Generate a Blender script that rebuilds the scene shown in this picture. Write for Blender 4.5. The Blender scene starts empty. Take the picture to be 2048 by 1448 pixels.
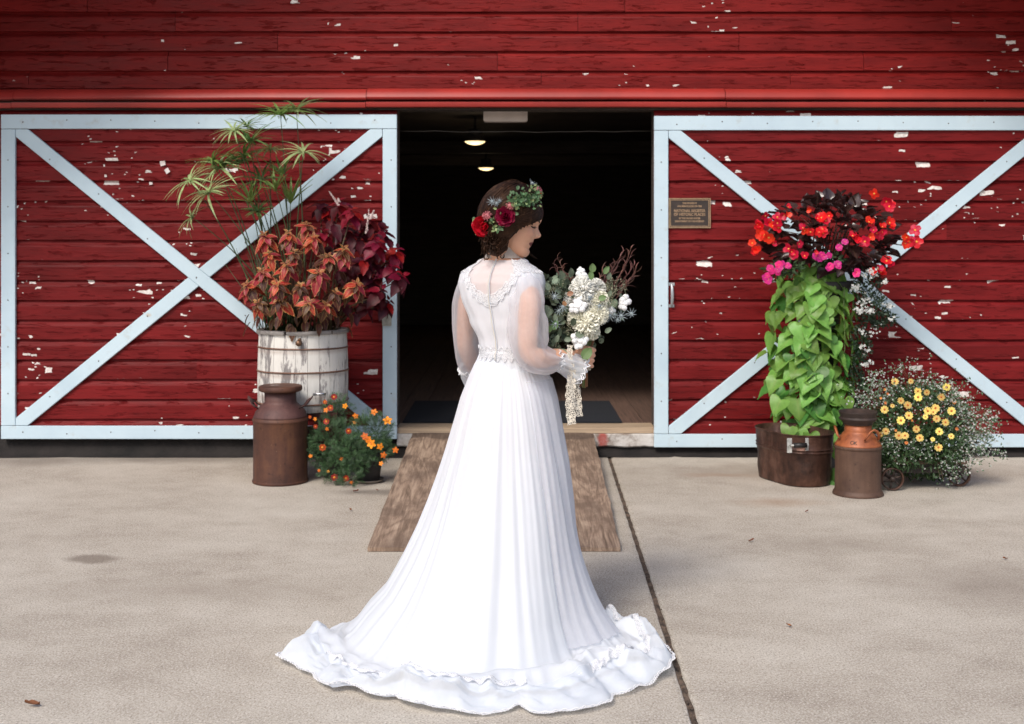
import bpy, bmesh, math, random
from mathutils import Vector, Matrix, Euler, noise
R = math.radians
PI = math.pi
rnd = random.Random(7)
sc = bpy.context.scene
COL = sc.collection

# ---------------------------------------------------------------- camera, sky, sun, exposure
DW = 8.56            # metres from camera to the barn wall (wall face is Y = 0)
CZ = 1.45
FPX = 2500.0
cam_d = bpy.data.cameras.new('camera'); cam = bpy.data.objects.new('camera', cam_d); COL.objects.link(cam)
cam.location = (0, -DW, CZ); cam.rotation_euler = (R(90), 0, 0)
cam_d.sensor_width = 36; cam_d.lens = 36 * FPX / 2048; cam_d.shift_y = -(724 - 484) / 2048
cam_d.clip_end = 500; cam_d.clip_start = .1
cam_d.dof.use_dof = True; cam_d.dof.focus_distance = 4.55; cam_d.dof.aperture_fstop = 6.3
sc.camera = cam
world = bpy.data.worlds.new('World'); sc.world = world; world.use_nodes = True
wn = world.node_tree; bg = wn.nodes['Background']
sky = wn.nodes.new('ShaderNodeTexSky'); sky.sky_type = 'NISHITA'; sky.sun_disc = False
sky.sun_elevation = R(47); sky.sun_rotation = R(207); sky.dust_density = 3.0; sky.air_density = 1.0; sky.ozone_density = 1.0
wn.links.new(sky.outputs[0], bg.inputs[0]); bg.inputs[1].default_value = .105
sl = bpy.data.lights.new('sun', 'SUN'); sl.energy = 1.5; sl.angle = R(16); sl.color = (1, .95, .88)
sun = bpy.data.objects.new('sun', sl); COL.objects.link(sun)
_sd = Vector((math.sin(R(207)) * math.cos(R(47)), math.cos(R(207)) * math.cos(R(47)), math.sin(R(47))))
sun.rotation_euler = _sd.to_track_quat('Z', 'Y').to_euler(); sun.location = (-6, -14, 12)
sc.view_settings.view_transform = 'Standard'; sc.view_settings.look = 'None'
sc.view_settings.exposure = 0.74; sc.view_settings.gamma = 1; sc.view_settings.use_curve_mapping = False
try:
    sc.cycles.transparent_max_bounces = 16
except Exception: pass

# ---------------------------------------------------------------- helpers
def P(px, py, d):
    """point of the real place seen at photo pixel (px,py), d metres in front of the camera"""
    return Vector(((px - 1024) / FPX * d, d - DW, CZ - (py - 484) / FPX * d))
def G(px, py):
    return P(px, py, FPX * CZ / (py - 484))

def tag(o, label=None, cat=None, group=None, kind=None):
    if label: o['label'] = label
    if cat: o['category'] = cat
    if group: o['group'] = group
    if kind: o['kind'] = kind
    return o
def empty(name, loc=(0, 0, 0), parent=None):
    o = bpy.data.objects.new(name, None); COL.objects.link(o); o.location = loc
    o.empty_display_size = .1
    if parent: o.parent = parent
    return o
def link(name, me, parent=None, mat=None, loc=None, mtx=None):
    """link mesh data as an object; its coordinates are given in world space (or by mtx), kept under parent"""
    o = bpy.data.objects.new(name, me); COL.objects.link(o)
    m = mtx.copy() if mtx is not None else Matrix.Identity(4)
    if loc is not None: m = Matrix.Translation(loc) @ m
    if parent is not None:
        o.parent = parent
        m = world_of(parent).inverted() @ m
    o.matrix_basis = m
    if mat is not None and len(me.materials) == 0: me.materials.append(mat)
    return o
def world_of(o):
    m = o.matrix_basis.copy()
    while o.parent is not None:
        o = o.parent; m = o.matrix_basis @ m
    return m

class MB:
    def __init__(s): s.v = []; s.f = []; s.uv = None; s.mi = []; s.cur = 0
    def face(s, idx): s.f.append(tuple(idx)); s.mi.append(s.cur)
    def box(s, a, b):
        x0, y0, z0 = a; x1, y1, z1 = b; n = len(s.v)
        s.v += [(x0,y0,z0),(x1,y0,z0),(x1,y1,z0),(x0,y1,z0),(x0,y0,z1),(x1,y0,z1),(x1,y1,z1),(x0,y1,z1)]
        for q in ((0,3,2,1),(4,5,6,7),(0,1,5,4),(1,2,6,5),(2,3,7,6),(3,0,4,7)): s.face([n+i for i in q])
        return s
    def prism(s, pts, y0, y1):
        """polygon in (x,z) extruded in y"""
        n = len(s.v); k = len(pts)
        s.v += [(p[0], y0, p[1]) for p in pts] + [(p[0], y1, p[1]) for p in pts]
        s.face([n+i for i in range(k)]); s.face([n+k+i for i in reversed(range(k))])
        for i in range(k):
            j = (i+1) % k; s.face([n+j, n+i, n+k+i, n+k+j])
        return s
    def tube(s, pts, rad, n=8, cap=True, flat=1.0):
        pts = [Vector(p) for p in pts]
        if not isinstance(rad, (list, tuple)): rad = [rad]*len(pts)
        base = len(s.v); up = Vector((0, 0, 1)); prev = None
        for i, p in enumerate(pts):
            t = (pts[min(i+1, len(pts)-1)] - pts[max(i-1, 0)])
            if t.length < 1e-9: t = Vector((0, 0, 1))
            t.normalize()
            if prev is None:
                a = t.cross(up)
                if a.length < .05: a = t.cross(Vector((1, 0, 0)))
            else:
                a = prev - t * prev.dot(t)
                if a.length < 1e-6: a = t.cross(up)
            a.normalize(); prev = a; b = t.cross(a)
            for k in range(n):
                q = 2*PI*k/n
                s.v.append(tuple(p + a*math.cos(q)*rad[i] + b*math.sin(q)*rad[i]*flat))
        for i in range(len(pts)-1):
            for k in range(n):
                k2 = (k+1) % n
                s.face([base+i*n+k, base+i*n+k2, base+(i+1)*n+k2, base+(i+1)*n+k])
        if cap and n > 2:
            s.face([base+k for k in reversed(range(n))]); s.face([base+(len(pts)-1)*n+k for k in range(n)])
        return s
    def lathe(s, prof, n=32, c=(0, 0, 0), sx=1, sy=1, wob=0):
        base = len(s.v); m = len(prof)
        for i, (r, z) in enumerate(prof):
            for k in range(n):
                q = 2*PI*k/n
                w = 1 + wob*noise.noise(Vector((math.cos(q)*1.5, math.sin(q)*1.5, z*6)))
                s.v.append((c[0]+math.cos(q)*r*sx*w, c[1]+math.sin(q)*r*sy*w, c[2]+z))
        for i in range(m-1):
            for k in range(n):
                k2 = (k+1) % n
                s.face([base+i*n+k, base+i*n+k2, base+(i+1)*n+k2, base+(i+1)*n+k])
        if prof[0][0] > 1e-6: s.face([base+k for k in reversed(range(n))])
        if prof[-1][0] > 1e-6: s.face([base+(m-1)*n+k for k in range(n)])
        return s
    def grid(s, pts, nu, nv, wrap=False):
        """pts[nu rows][nv] row-major list"""
        base = len(s.v); s.v += [tuple(p) for p in pts]
        for i in range(nu-1):
            for k in range(nv if wrap else nv-1):
                k2 = (k+1) % nv
                s.face([base+i*nv+k, base+i*nv+k2, base+(i+1)*nv+k2, base+(i+1)*nv+k])
        return s
    def ball(s, c, r, n=8, m=6, sc3=(1, 1, 1)):
        pts = []
        for i in range(m+1):
            a = PI*i/m
            for k in range(n):
                q = 2*PI*k/n
                pts.append((c[0]+r*sc3[0]*math.sin(a)*math.cos(q), c[1]+r*sc3[1]*math.sin(a)*math.sin(q), c[2]-r*sc3[2]*math.cos(a)))
        return s.grid(pts, m+1, n, True)
    def add(s, me_v, me_f, mtx):
        n = len(s.v)
        s.v += [tuple(mtx @ Vector(p)) for p in me_v]
        for f in me_f: s.face([n+i for i in f])
        return s
    def addmb(s, o, mtx):
        n = len(s.v)
        s.v += [tuple(mtx @ Vector(p)) for p in o.v]
        for f, mi in zip(o.f, o.mi): s.f.append(tuple(n+i for i in f)); s.mi.append(mi + s.cur)
        if o.uv is not None:
            if s.uv is None: s.uv = []
            s.uv += o.uv
        return s
    def mesh(s, name, mats, smooth=True, clean=False):
        me = bpy.data.meshes.new(name); me.from_pydata(s.v, [], s.f)
        if not isinstance(mats, (list, tuple)): mats = [mats]
        for m in mats:
            if m is not None: me.materials.append(m)
        if any(s.mi): me.polygons.foreach_set('material_index', s.mi)
        if smooth: me.polygons.foreach_set('use_smooth', [True]*len(me.polygons))
        if s.uv is not None and len(s.uv) == len(s.v):
            lay = me.uv_layers.new(name='UVMap')
            idx = [0]*len(me.loops); me.loops.foreach_get('vertex_index', idx)
            fl = []
            for i in idx: fl += s.uv[i]
            lay.data.foreach_set('uv', fl)
        if clean:
            bm = bmesh.new(); bm.from_mesh(me); bmesh.ops.remove_doubles(bm, verts=bm.verts, dist=1e-5)
            bmesh.ops.recalc_face_normals(bm, faces=bm.faces); bm.to_mesh(me); bm.free()
        me.update(); return me
    def build(s, name, mats, parent=None, smooth=True, clean=False):
        return link(name, s.mesh(name, mats, smooth, clean), parent)

def autosmooth(o, ang=35):
    me = o.data
    try: me.set_sharp_from_angle(angle=R(ang))
    except Exception: pass
    return o

# ---------------------------------------------------------------- node materials
class NT:
    def __init__(s, name):
        s.m = bpy.data.materials.new(name); s.m.use_nodes = True; s.t = s.m.node_tree
        s.b = s.t.nodes['Principled BSDF']; s.out = s.t.nodes['Material Output']
    def n(s, typ, ins=None, **kw):
        x = s.t.nodes.new(typ)
        for k, v in kw.items(): setattr(x, k, v)
        if ins:
            for k, v in ins.items(): s.set(x, k, v)
        return x
    def set(s, x, k, v):
        sock = x.inputs[k]
        if isinstance(v, bpy.types.NodeSocket): s.t.links.new(v, sock)
        elif isinstance(v, bpy.types.Node): s.t.links.new(v.outputs[0], sock)
        else: sock.default_value = v
    def pos(s): return s.n('ShaderNodeNewGeometry').outputs['Position']
    def obj(s): return s.n('ShaderNodeTexCoord').outputs['Object']
    def rand(s): return s.n('ShaderNodeObjectInfo').outputs['Random']
    def mapping(s, vec, scale=(1, 1, 1), loc=(0, 0, 0), rot=(0, 0, 0)):
        return s.n('ShaderNodeMapping', {'Vector': vec, 'Scale': scale, 'Location': loc, 'Rotation': rot}).outputs[0]
    def noise(s, vec, scale=5, detail=4, rough=.55, dist=0, out=0):
        return s.n('ShaderNodeTexNoise', {'Vector': vec, 'Scale': scale, 'Detail': detail, 'Roughness': rough, 'Distortion': dist}).outputs[out]
    def vor(s, vec, scale=5, feature='F1', distance='EUCLIDEAN', rnd=1.0, out='Distance'):
        return s.n('ShaderNodeTexVoronoi', {'Vector': vec, 'Scale': scale, 'Randomness': rnd}, feature=feature, distance=distance).outputs[out]
    def ramp(s, fac, stops):
        x = s.n('ShaderNodeValToRGB', {'Fac': fac}); cr = x.color_ramp
        while len(cr.elements) < len(stops): cr.elements.new(.5)
        for e, (p, c) in zip(cr.elements, stops):
            e.position = p; e.color = (c[0], c[1], c[2], 1) if isinstance(c, (tuple, list)) else (c, c, c, 1)
        return x.outputs[0]
    def math(s, op, a, b=0.0, c=None, clamp=False):
        x = s.n('ShaderNodeMath', {0: a, 1: b}, operation=op, use_clamp=clamp)
        if c is not None: s.set(x, 2, c)
        return x.outputs[0]
    def vadd(s, a, b, op='ADD'):
        return s.n('ShaderNodeVectorMath', {0: a, 1: b}, operation=op).outputs[0]
    def mix(s, fac, a, b, typ='MIX'):
        x = s.n('ShaderNodeMix', data_type='RGBA', blend_type=typ)
        s.set(x, 0, fac)
        for i, v in ((6, a), (7, b)):
            if isinstance(v, (tuple, list)): v = (v[0], v[1], v[2], 1)
            s.set(x, i, v)
        return x.outputs[2]
    def bump(s, h, strength=.3, dist=.01, normal=None):
        x = s.n('ShaderNodeBump', {'Height': h, 'Strength': strength, 'Distance': dist})
        if normal is not None: s.set(x, 'Normal', normal)
        s.t.links.new(x.outputs[0], s.b.inputs['Normal']); return x.outputs[0]
    def base(s, c):
        if isinstance(c, (tuple, list)): c = (c[0], c[1], c[2], 1)
        s.set(s.b, 'Base Color', c); return s
    def p(s, **kw):
        for k, v in kw.items(): s.set(s.b, k.replace('_', ' '), v)
        return s
    def surf(s, sh): s.t.links.new(sh, s.out.inputs[0])
    def translucent(s, col, fac=.3):
        t = s.n('ShaderNodeBsdfTranslucent')
        if isinstance(col, (tuple, list)): col = (col[0], col[1], col[2], 1)
        s.set(t, 'Color', col)
        x = s.n('ShaderNodeMixShader', {0: fac, 1: s.b.outputs[0], 2: t.outputs[0]}); s.surf(x.outputs[0]); return s
    def holes(s, fac, shader=None):
        """fac 1 = cloth, 0 = gap"""
        tr = s.n('ShaderNodeBsdfTransparent')
        x = s.n('ShaderNodeMixShader', {0: fac, 1: tr.outputs[0], 2: shader if shader is not None else s.b.outputs[0]}); s.surf(x.outputs[0]); return s

def simple(name, c, rough=.6, var=.12, scale=8, bump=.15, bscale=60, metal=0.0, dist=.004):
    m = NT(name); v = m.obj(); n = m.noise(v, scale, 5)
    lo = tuple(x*(1-var*2) for x in c); hi = tuple(min(1, x*(1+var*1.6)) for x in c)
    m.base(m.ramp(n, [(.3, lo), (.7, hi)])); m.p(Roughness=rough, Metallic=metal)
    if bump: m.bump(m.noise(v, bscale, 4), bump, dist)
    return m.m

PITCH = .1345
def red_paint(name, base, z0, dens, grain=1.0, bumpy=1.0, csz=1.0):
    m = NT(name); pos = m.pos(); rv = m.rand()
    off = m.n('ShaderNodeCombineXYZ', {0: m.math('MULTIPLY', rv, 37.0), 1: 0.0, 2: 0.0}).outputs[0]
    pv = m.vadd(pos, off)
    warp = m.n('ShaderNodeTexNoise', {'Vector': pv, 'Scale': 26.0, 'Detail': 4.0}).outputs['Color']
    w2 = m.vadd(pv, m.vadd(m.vadd(warp, (.5, .5, .5), 'SUBTRACT'), (.035, 0, .02), 'MULTIPLY'))
    # colour: faded and darker passages
    n1 = m.noise(m.mapping(pv, (1.2, 1, 5)), 2.0, 6, .6)
    n2 = m.noise(m.mapping(pv, (3, 3, 40)), 3.0, 5, .6)
    a = tuple(x*.72 for x in base); b = (min(1, base[0]*1.22), base[1]*1.35, base[2]*1.3)
    colr = m.ramp(m.math('ADD', m.math('MULTIPLY', n1, .65), m.math('MULTIPLY', n2, .35)), [(.36, a), (.64, b)])
    hs = m.n('ShaderNodeHueSaturation', {'Value': m.math('ADD', .86, m.math('MULTIPLY', rv, .28)), 'Color': colr}).outputs[0]
    # chips of paint down to the white primer
    zone = m.noise(m.mapping(pos, (1, 1, 1.4)), 1.6, 3, .6)
    zone = m.ramp(zone, [(.36, .2), (.62, 1.0)])
    def chips(sx, sz, thr, size):
        q = m.mapping(w2, (sx, 0.0, sz))
        vn = m.n('ShaderNodeTexVoronoi', {'Vector': q, 'Scale': 1.0}, feature='F1', distance='CHEBYCHEV')
        c = m.n('ShaderNodeSeparateColor', {0: vn.outputs['Color']})
        pick = m.math('GREATER_THAN', m.math('MULTIPLY', c.outputs[0], m.math('ADD', .85, m.math('MULTIPLY', zone, .15))), thr)
        sz_ = m.math('MULTIPLY', c.outputs[1], size)
        return m.math('MULTIPLY', pick, m.math('LESS_THAN', vn.outputs['Distance'], sz_))
    fr = m.math('FRACT', m.math('DIVIDE', m.math('SUBTRACT', m.n('ShaderNodeSeparateXYZ', {0: pos}).outputs[2], z0), PITCH))
    c1 = chips(8.5/csz, 24/csz, 1 - .062*dens, .50)
    c2 = chips(22, 60, 1 - .045*dens, .6)
    c3 = chips(70, 120, 1 - .03*dens, .6)
    # torn strips along the lower edge of a board and under the lap
    edge = m.ramp(fr, [(.0, 1.0), (.10, 0.55), (.2, 0.0), (.62, 0.0), (.72, .7), (.84, 0)])
    st = m.noise(m.mapping(w2, (4, 1, 52)), 1.0, 6, .74)
    c4 = m.math('GREATER_THAN', m.math('ADD', m.math('MULTIPLY', st, 1.0), m.math('MULTIPLY', edge, .075*dens + .02)), .765)
    ch = m.math('MAXIMUM', m.math('MAXIMUM', c1, c2), m.math('MAXIMUM', c3, c4))
    prim = m.ramp(m.noise(pv, 60, 3), [(.3, (.58, .50, .46)), (.7, (.82, .78, .75))])
    m.base(m.mix(ch, hs, prim))
    # relief: curling paint, wood grain, thickness of the paint film
    curl = m.ramp(m.noise(m.mapping(w2, (3.2, 1, 34)), 1.6, 6, .66), [(.575, .0), (.60, 1.0), (.63, .25), (.75, .2)])
    gr = m.noise(m.mapping(pv, (4, 4, 110)), 1.0, 4, .6)
    h = m.math('ADD', m.math('MULTIPLY', curl, .8*bumpy), m.math('MULTIPLY', gr, .35*grain))
    h = m.math('SUBTRACT', h, m.math('MULTIPLY', ch, .5))
    m.bump(h, .75, .007)
    m.p(Roughness=m.ramp(n1, [(.3, .38), (.7, .6)]))
    m.b.inputs['Specular IOR Level'].default_value = .16
    return m.m

Z0W = .20
M = {}
M['red_wall'] = red_paint('red_wall_paint', (.175, .0085, .008), 0.20, .8, bumpy=1.3, csz=.6)
M['red_door'] = red_paint('red_door_paint', (.15, .0072, .0085), 0.118, 1.35)
M['red_track'] = simple('red_track_paint', (.33, .025, .019), .45, .1, 3, .1, 40)

def white_wood():
    m = NT('white_trim_paint'); o = m.pos()
    g = m.noise(m.mapping(m.obj(), (1.5, 8, 45)), 2.5, 5, .6, .4)
    dirt = m.noise(o, 2.2, 5, .6)
    c = m.ramp(dirt, [(.3, (.45, .575, .66)), (.6, (.53, .66, .735))])
    c = m.mix(m.ramp(m.noise(o, 9, 6, .7), [(.57, 0), (.72, .5)]), c, (.40, .40, .36))
    kn = m.vor(m.mapping(m.obj(), (2.6, 2.6, 4)), 1.0)
    c = m.mix(m.ramp(kn, [(.035, .7), (.075, 0)]), c, (.50, .40, .29))
    m.base(c); m.p(Roughness=.55); m.bump(g, .22, .003); return m.m
M['white'] = white_wood()
M['nail'] = simple('nail_rust', (.08, .06, .05), .6, .1)
M['dark'] = simple('dark_recess_wood', (.045, .035, .03), .9, .2)
M['foundation'] = simple('foundation_gap_shade', (.014, .011, .010), .9, .3, 6, .5, 20, dist=.02)  # near-black base paints in the shadow gap below the doors

def planks_mat(name, c, sc_=(1, 30, 30)):
    m = NT(name); o = m.vadd(m.obj(), m.n('ShaderNodeCombineXYZ', {0: m.math('MULTIPLY', m.rand(), 20.), 1: 0., 2: 0.}).outputs[0])
    g = m.noise(m.mapping(o, sc_), 2.2, 6, .62, .6)
    m.base(m.mix(m.math('MULTIPLY', m.rand(), .4), m.ramp(g, [(.3, tuple(x*.5 for x in c)), (.7, tuple(x*1.35 for x in c))]), tuple(x*.6 for x in c)))
    m.p(Roughness=.75); m.bump(g, .3, .004); return m.m
M['floor_wood'] = planks_mat('worn_floor_boards', (.13, .075, .055), (30, 1, 30))
M['inner_wood'] = planks_mat('dark_inner_boards', (.10, .078, .068), (1, 1, 20))
M['sill_wood'] = planks_mat('bare_sill_timber', (.50, .37, .25), (1, 20, 30))

def concrete():
    m = NT('broom_finished_concrete'); p = m.pos()
    big = m.noise(m.mapping(p, (.8, 1.3, 1)), 1.1, 6, .6, .4)
    mid = m.noise(p, 6, 6, .65)
    fine = m.noise(p, 70, 4, .75)
    grit = m.noise(m.mapping(p, (1, .8, 1)), 150, 3, .75)
    f = m.math('ADD', m.math('ADD', m.math('MULTIPLY', big, .36), m.math('MULTIPLY', mid, .24)), m.math('MULTIPLY', fine, .40))
    c = m.ramp(f, [(.35, (.265, .22, .175)), (.5, (.435, .385, .32)), (.65, (.56, .515, .445))])
    c = m.mix(m.ramp(grit, [(.36, .75), (.45, 0)]), c, (.13, .10, .078))
    c = m.mix(m.ramp(grit, [(.55, 0), (.66, .7)]), c, (.76, .71, .64))
    # small dark specks
    sp = m.vor(p, 19, rnd=1.0); c = m.mix(m.ramp(sp, [(.03, .55), (.065, 0)]), c, (.12, .085, .06))
    # stains, and broad darker bands towards the wall, on this slab
    def slab_patch(x, y, rx, ry, soft, col, amt):
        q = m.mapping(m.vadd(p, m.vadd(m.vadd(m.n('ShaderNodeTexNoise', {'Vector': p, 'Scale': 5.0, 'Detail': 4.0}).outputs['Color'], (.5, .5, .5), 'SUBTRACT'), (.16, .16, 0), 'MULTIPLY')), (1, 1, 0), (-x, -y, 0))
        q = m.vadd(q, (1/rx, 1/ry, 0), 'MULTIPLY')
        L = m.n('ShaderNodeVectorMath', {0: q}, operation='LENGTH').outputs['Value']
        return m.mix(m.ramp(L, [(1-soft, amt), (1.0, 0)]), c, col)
    g = G(180, 1118); c = slab_patch(g.x, g.y, .15, .10, .45, (.12, .085, .06), .62)
    g = G(300, 918); c = slab_patch(g.x, g.y, 1.4, .22, .9, (.13, .10, .08), .6)
    g = G(1700, 945); c = slab_patch(g.x, g.y, 2.0, .35, .95, (.20, .15, .11), .5)
    g = G(60, 925); c = slab_patch(g.x, g.y, .5, .25, .9, (.16, .125, .10), .55)
    g = G(1560, 1005); c = slab_patch(g.x, g.y, .35, .16, .9, (.30, .17, .09), .45)
    g = G(1440, 950); c = slab_patch(g.x, g.y, .3, .08, .9, (.27, .15, .085), .45)
    g = G(1990, 1170); c = slab_patch(g.x, g.y, .6, .5, .9, (.19, .15, .12), .4)
    g = G(1680, 1090); c = slab_patch(g.x, g.y, .5, .25, .9, (.22, .18, .14), .3)
    g = G(390, 1180); c = slab_patch(g.x, g.y, .9, .25, .95, (.22, .175, .135), .35)
    g = G(760, 985); c = slab_patch(g.x, g.y, .3, .12, .7, (.10, .08, .065), .6)
    m.base(c); m.p(Roughness=.85)
    h = m.math('ADD', m.math('MULTIPLY', grit, .7), m.math('MULTIPLY', fine, .5))
    m.bump(h, .42, .004); return m.m
M['concrete'] = concrete()
M['soil'] = simple('dark_soil', (.055, .038, .027), .95, .3, 12, .8, 90, dist=.01)

# ---------------------------------------------------------------- ground
gm = MB().box((-60, -60, -.30), (60, 60, -.06)); tag(gm.build('ground', M['soil'], None, False), kind='structure')
pave = empty('pavement'); tag(pave, kind='structure')
jA, jB = G(1224, 930), G(1392, 1448)                 # the open joint runs from the ramp towards the camera
def jx(y): t = (y - jA.y)/(jB.y - jA.y); return jA.x + (jB.x - jA.x)*t
def slab(side):
    mb = MB(); ys = [-.03 - i*.06 for i in range(130)] + [-8.6, -12, -16]
    a, b = [], []
    for y in ys:
        w = .009 + .003*noise.noise(Vector((y*9, side*3, 0))) + .003*noise.noise(Vector((y*30, side*5, 1)))
        x = jx(max(y, -9)) + side*w
        far = side*14
        rows = [(far, y, -.10), (far, y, 0), (x + side*.02, y, 0), (x + side*.005, y, -.003), (x, y, -.012), (x, y, -.10)]
        a += rows
    mb.grid(a, len(ys), 6)
    o = mb.build('concrete_slab', M['concrete'], pave, False, True); return o
slab(-1); slab(1)
# grit and crumbs lying in the joint
jg = MB()
for i in range(500):
    y = -.1 - 7.2*rnd.random(); r = .0015 + .003*rnd.random()**2
    jg.ball((jx(y) + rnd.gauss(0, .005), y, -.012 + .008*rnd.random()), r, 5, 3, (1, 1.3, .6))
yy = [-.03 - i*.05 for i in range(170)]
pts = []
for y in yy:
    for k in range(5):
        pts.append((jx(y) + (k-2)*.008, y, -.010 + .007*noise.noise(Vector((y*12, k*1.3, 4)))))
jg.grid(pts, len(yy), 5)
tag(jg.build('joint_dirt', simple('joint_dirt', (.10, .07, .05), .95, .4, 30, .5, 200), None, False), kind='stuff')
# dirt strip and old footing by the barn, blackened as the shadow gap
fm = MB()
fs = []
for i in range(60):
    x = -4.3 + i*8.6/59
    for (y, z) in ((-.02, .16), (-.05, .14), (-.06, .03), (-.09, .004 + .01*noise.noise(Vector((x*3, 1, 0)))), (-.16 - .05*noise.noise(Vector((x*2.2, 5, 0))), .0015)):
        fs.append((x, y, z + .006*noise.noise(Vector((x*8, y*9, 2)))))
fm.grid(fs, 60, 5)

# ---------------------------------------------------------------- barn
barn = empty('barn'); tag(barn, 'red clapboard barn with peeling paint, white cross-braced sliding doors and a dark open doorway', 'barn')
tag(fm.build('foundation', M['foundation'], barn), kind=None)

SID = [(0, 0), (-.026, 0), (-.027, .088), (-.0245, .098), (-.015, .110), (-.007, .121), (-.003, PITCH), (0, PITCH)]
def board_mesh(name, mat, h=1.0, seed=0, top=None):
    """a board 1 m long; sx scales it. slight waviness in its lap edge"""
    mb = MB(); rr = random.Random(seed); nx = 7; pts = []
    prof = SID if top is None else [(y, min(z, top)) for y, z in SID]
    for i in range(nx):
        u = i/(nx-1); dy = rr.gauss(0, .0012); dz = rr.gauss(0, .0012)
        for j, (y, z) in enumerate(prof):
            if 1 <= j <= 4: y += dy
            if j == 1: z += dz
            pts.append((u, y, z))
    mb.grid(pts, nx, len(prof), True)
    k = len(prof); mb.face(list(range(k))); mb.face([(nx-1)*k+i for i in reversed(range(k))])
    return mb.mesh(name, mat, False, True)
wall_boards = [board_mesh('siding_board', M['red_wall'], seed=i) for i in range(5)]
door_boards = [board_mesh('plank', M['red_door'], seed=20+i) for i in range(5)]
# doorway in world metres
OX0, OX1 = (795-1024)/FPX*DW, (1308-1024)/FPX*DW
OTOP = 2.355
def roof_z(x): return 6.05 - .80*abs(x + .05)
TRK0, TRK1 = 2.36, 2.49
def lay_boards(x0, x1, z, meshes, parent, y=0.0, fixed=None, name='siding_board', gap=.0015):
    xs = [x0] + sorted(fixed or []) + [x1]
    if fixed is None:
        xs = [x0]; x = x0 + rnd.uniform(.8, 3.2)
        while x < x1 - .5: xs.append(x); x += rnd.uniform(2.2, 3.7)
        xs.append(x1)
    for a, b in zip(xs, xs[1:]):
        o = link(name, rnd.choice(meshes), parent, mtx=Matrix.Translation((a + gap, y - rnd.uniform(0, .0015), z)) @ Matrix.Diagonal((b-a-2*gap, 1, 1, 1)))
fixed_rows = {17: [-3.3, .2, 1.9], 18: [-2.35, -.1, 2.4], 19: [-1.6, 1.55], 20: [-2.3, .45, 3.0], 21: [-2.9, .77], 22: [-1.9, 1.3]}
for i in range(0, 46):
    z = Z0W + i*PITCH
    rx = (6.05 - z - PITCH)/.80
    if rx < .3: break
    rx = min(rx, 4.3)
    if z < OTOP - .02:
        lay_boards(-rx, -3.35, z, wall_boards, barn, fixed=[]); lay_boards(2.75, rx, z, wall_boards, barn, fixed=[])
    else:
        lay_boards(-rx - .05, rx - .05, z, wall_boards, barn, fixed=[q for q in fixed_rows.get(i, []) if abs(q) < rx] or None)
# solid wall behind boards and doors (with the doorway left open)
wl = MB()
wl.box((-4.3, .002, .05), (OX0, .16, OTOP)); wl.box((OX1, .002, .05), (4.3, .16, OTOP))
wl.build('wall', M['inner_wood'], barn, False)
wg = MB(); wg.prism([(-4.3, OTOP + .001), (4.3, OTOP + .001), (4.3, roof_z(4.3)), (-.05, roof_z(-.05)), (-4.3, roof_z(-4.3))], .002, .16)
wg.build('gable_wall', M['inner_wood'], barn, False)
# unseen roof, its deep rake overhang shaped to shade the upper wall corners
rf = MB()
for s in (-1, 1):
    xe = -.05 + s*4.7
    rf.prism([(-.05, roof_z(-.05) + .003), (xe, roof_z(-.05) - .80*4.7 + .003), (xe, roof_z(-.05) - .80*4.7 + .14), (-.05, roof_z(-.05) + .15)][::s], -1.4, 11)
rf.build('roof', simple('dark_roof_boards', (.07, .05, .045), .9, .2), barn, False)
# lintel under the track, painted barn side walls and the inside
inner = MB()
inner.box((-3.4, .165, 2.64), (3.4, 11, 2.72))
inner.box((-3.5, .165, .0), (-3.4, 11, 2.64)); inner.box((3.4, .165, 0), (3.5, 11, 2.64)); inner.box((-3.5, 11.001, 0), (3.5, 11.1, 2.7))
inner.build('interior_wall', M['inner_wood'], barn, False)
for y in (6.2, 8.6):
    MB().box((-3.38, y, 2.50), (3.38, y+.12, 2.638)).build('ceiling_beam', M['inner_wood'], barn, False)
for x in (-2.9, 2.9):
    MB().box((x, 7.9, .2), (x+.14, 8.04, 2.498)).build('post', M['inner_wood'], barn, False)
fz = .192
fl = [MB().box((0, 0, 0), (.172, 3.3, .03)).mesh('floor_board', M['floor_wood'], False)]
x = -3.3; i = 0
while x < 3.3:
    for k in range(3):
        y0 = [-.0, -1.3, -2.2][i % 3]*.0 + .17 + k*3.32
        link('floor_board', fl[0], barn, mtx=Matrix.Translation((x + rnd.uniform(0, .002), y0, fz - .03 - rnd.uniform(0, .003))) @ Matrix.Diagonal((1, 1, 1, 1)))
    x += .176; i += 1
MB().box((-3.4, .165, .0), (3.4, 10.9, fz - .035)).build('floor_base', M['dark'], barn, False)
# threshold timber, white-washed footing blocks beside the ramp
MB().box((OX0 + .002, -.065, .150), (OX1 - .002, .164, .188)).build('threshold', M['sill_wood'], barn, False)
def footing():
    m = NT('flaking_whitewash'); p = m.pos(); n = m.noise(p, 9, 6, .65)
    c = m.ramp(n, [(.38, (.22, .18, .15)), (.5, (.5, .47, .44)), (.65, (.62, .60, .58))])
    q = m.mapping(m.vadd(p, m.vadd(m.n('ShaderNodeTexNoise', {'Vector': p, 'Scale': 22.0}).outputs['Color'], (.04, 0, .04), 'MULTIPLY')), (1, 0, 1), (-.635, 0, -.13))
    L = m.n('ShaderNodeVectorMath', {0: m.vadd(q, (24, 0, 14), 'MULTIPLY')}, operation='LENGTH').outputs['Value']
    c = m.mix(m.ramp(L, [(.5, .75), (1, 0)]), c, (.38, .05, .04))
    m.base(c); m.p(Roughness=.9); m.bump(n, .5, .01); return m.m
M['footing'] = footing()
fb = MB(); pts = []
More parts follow.
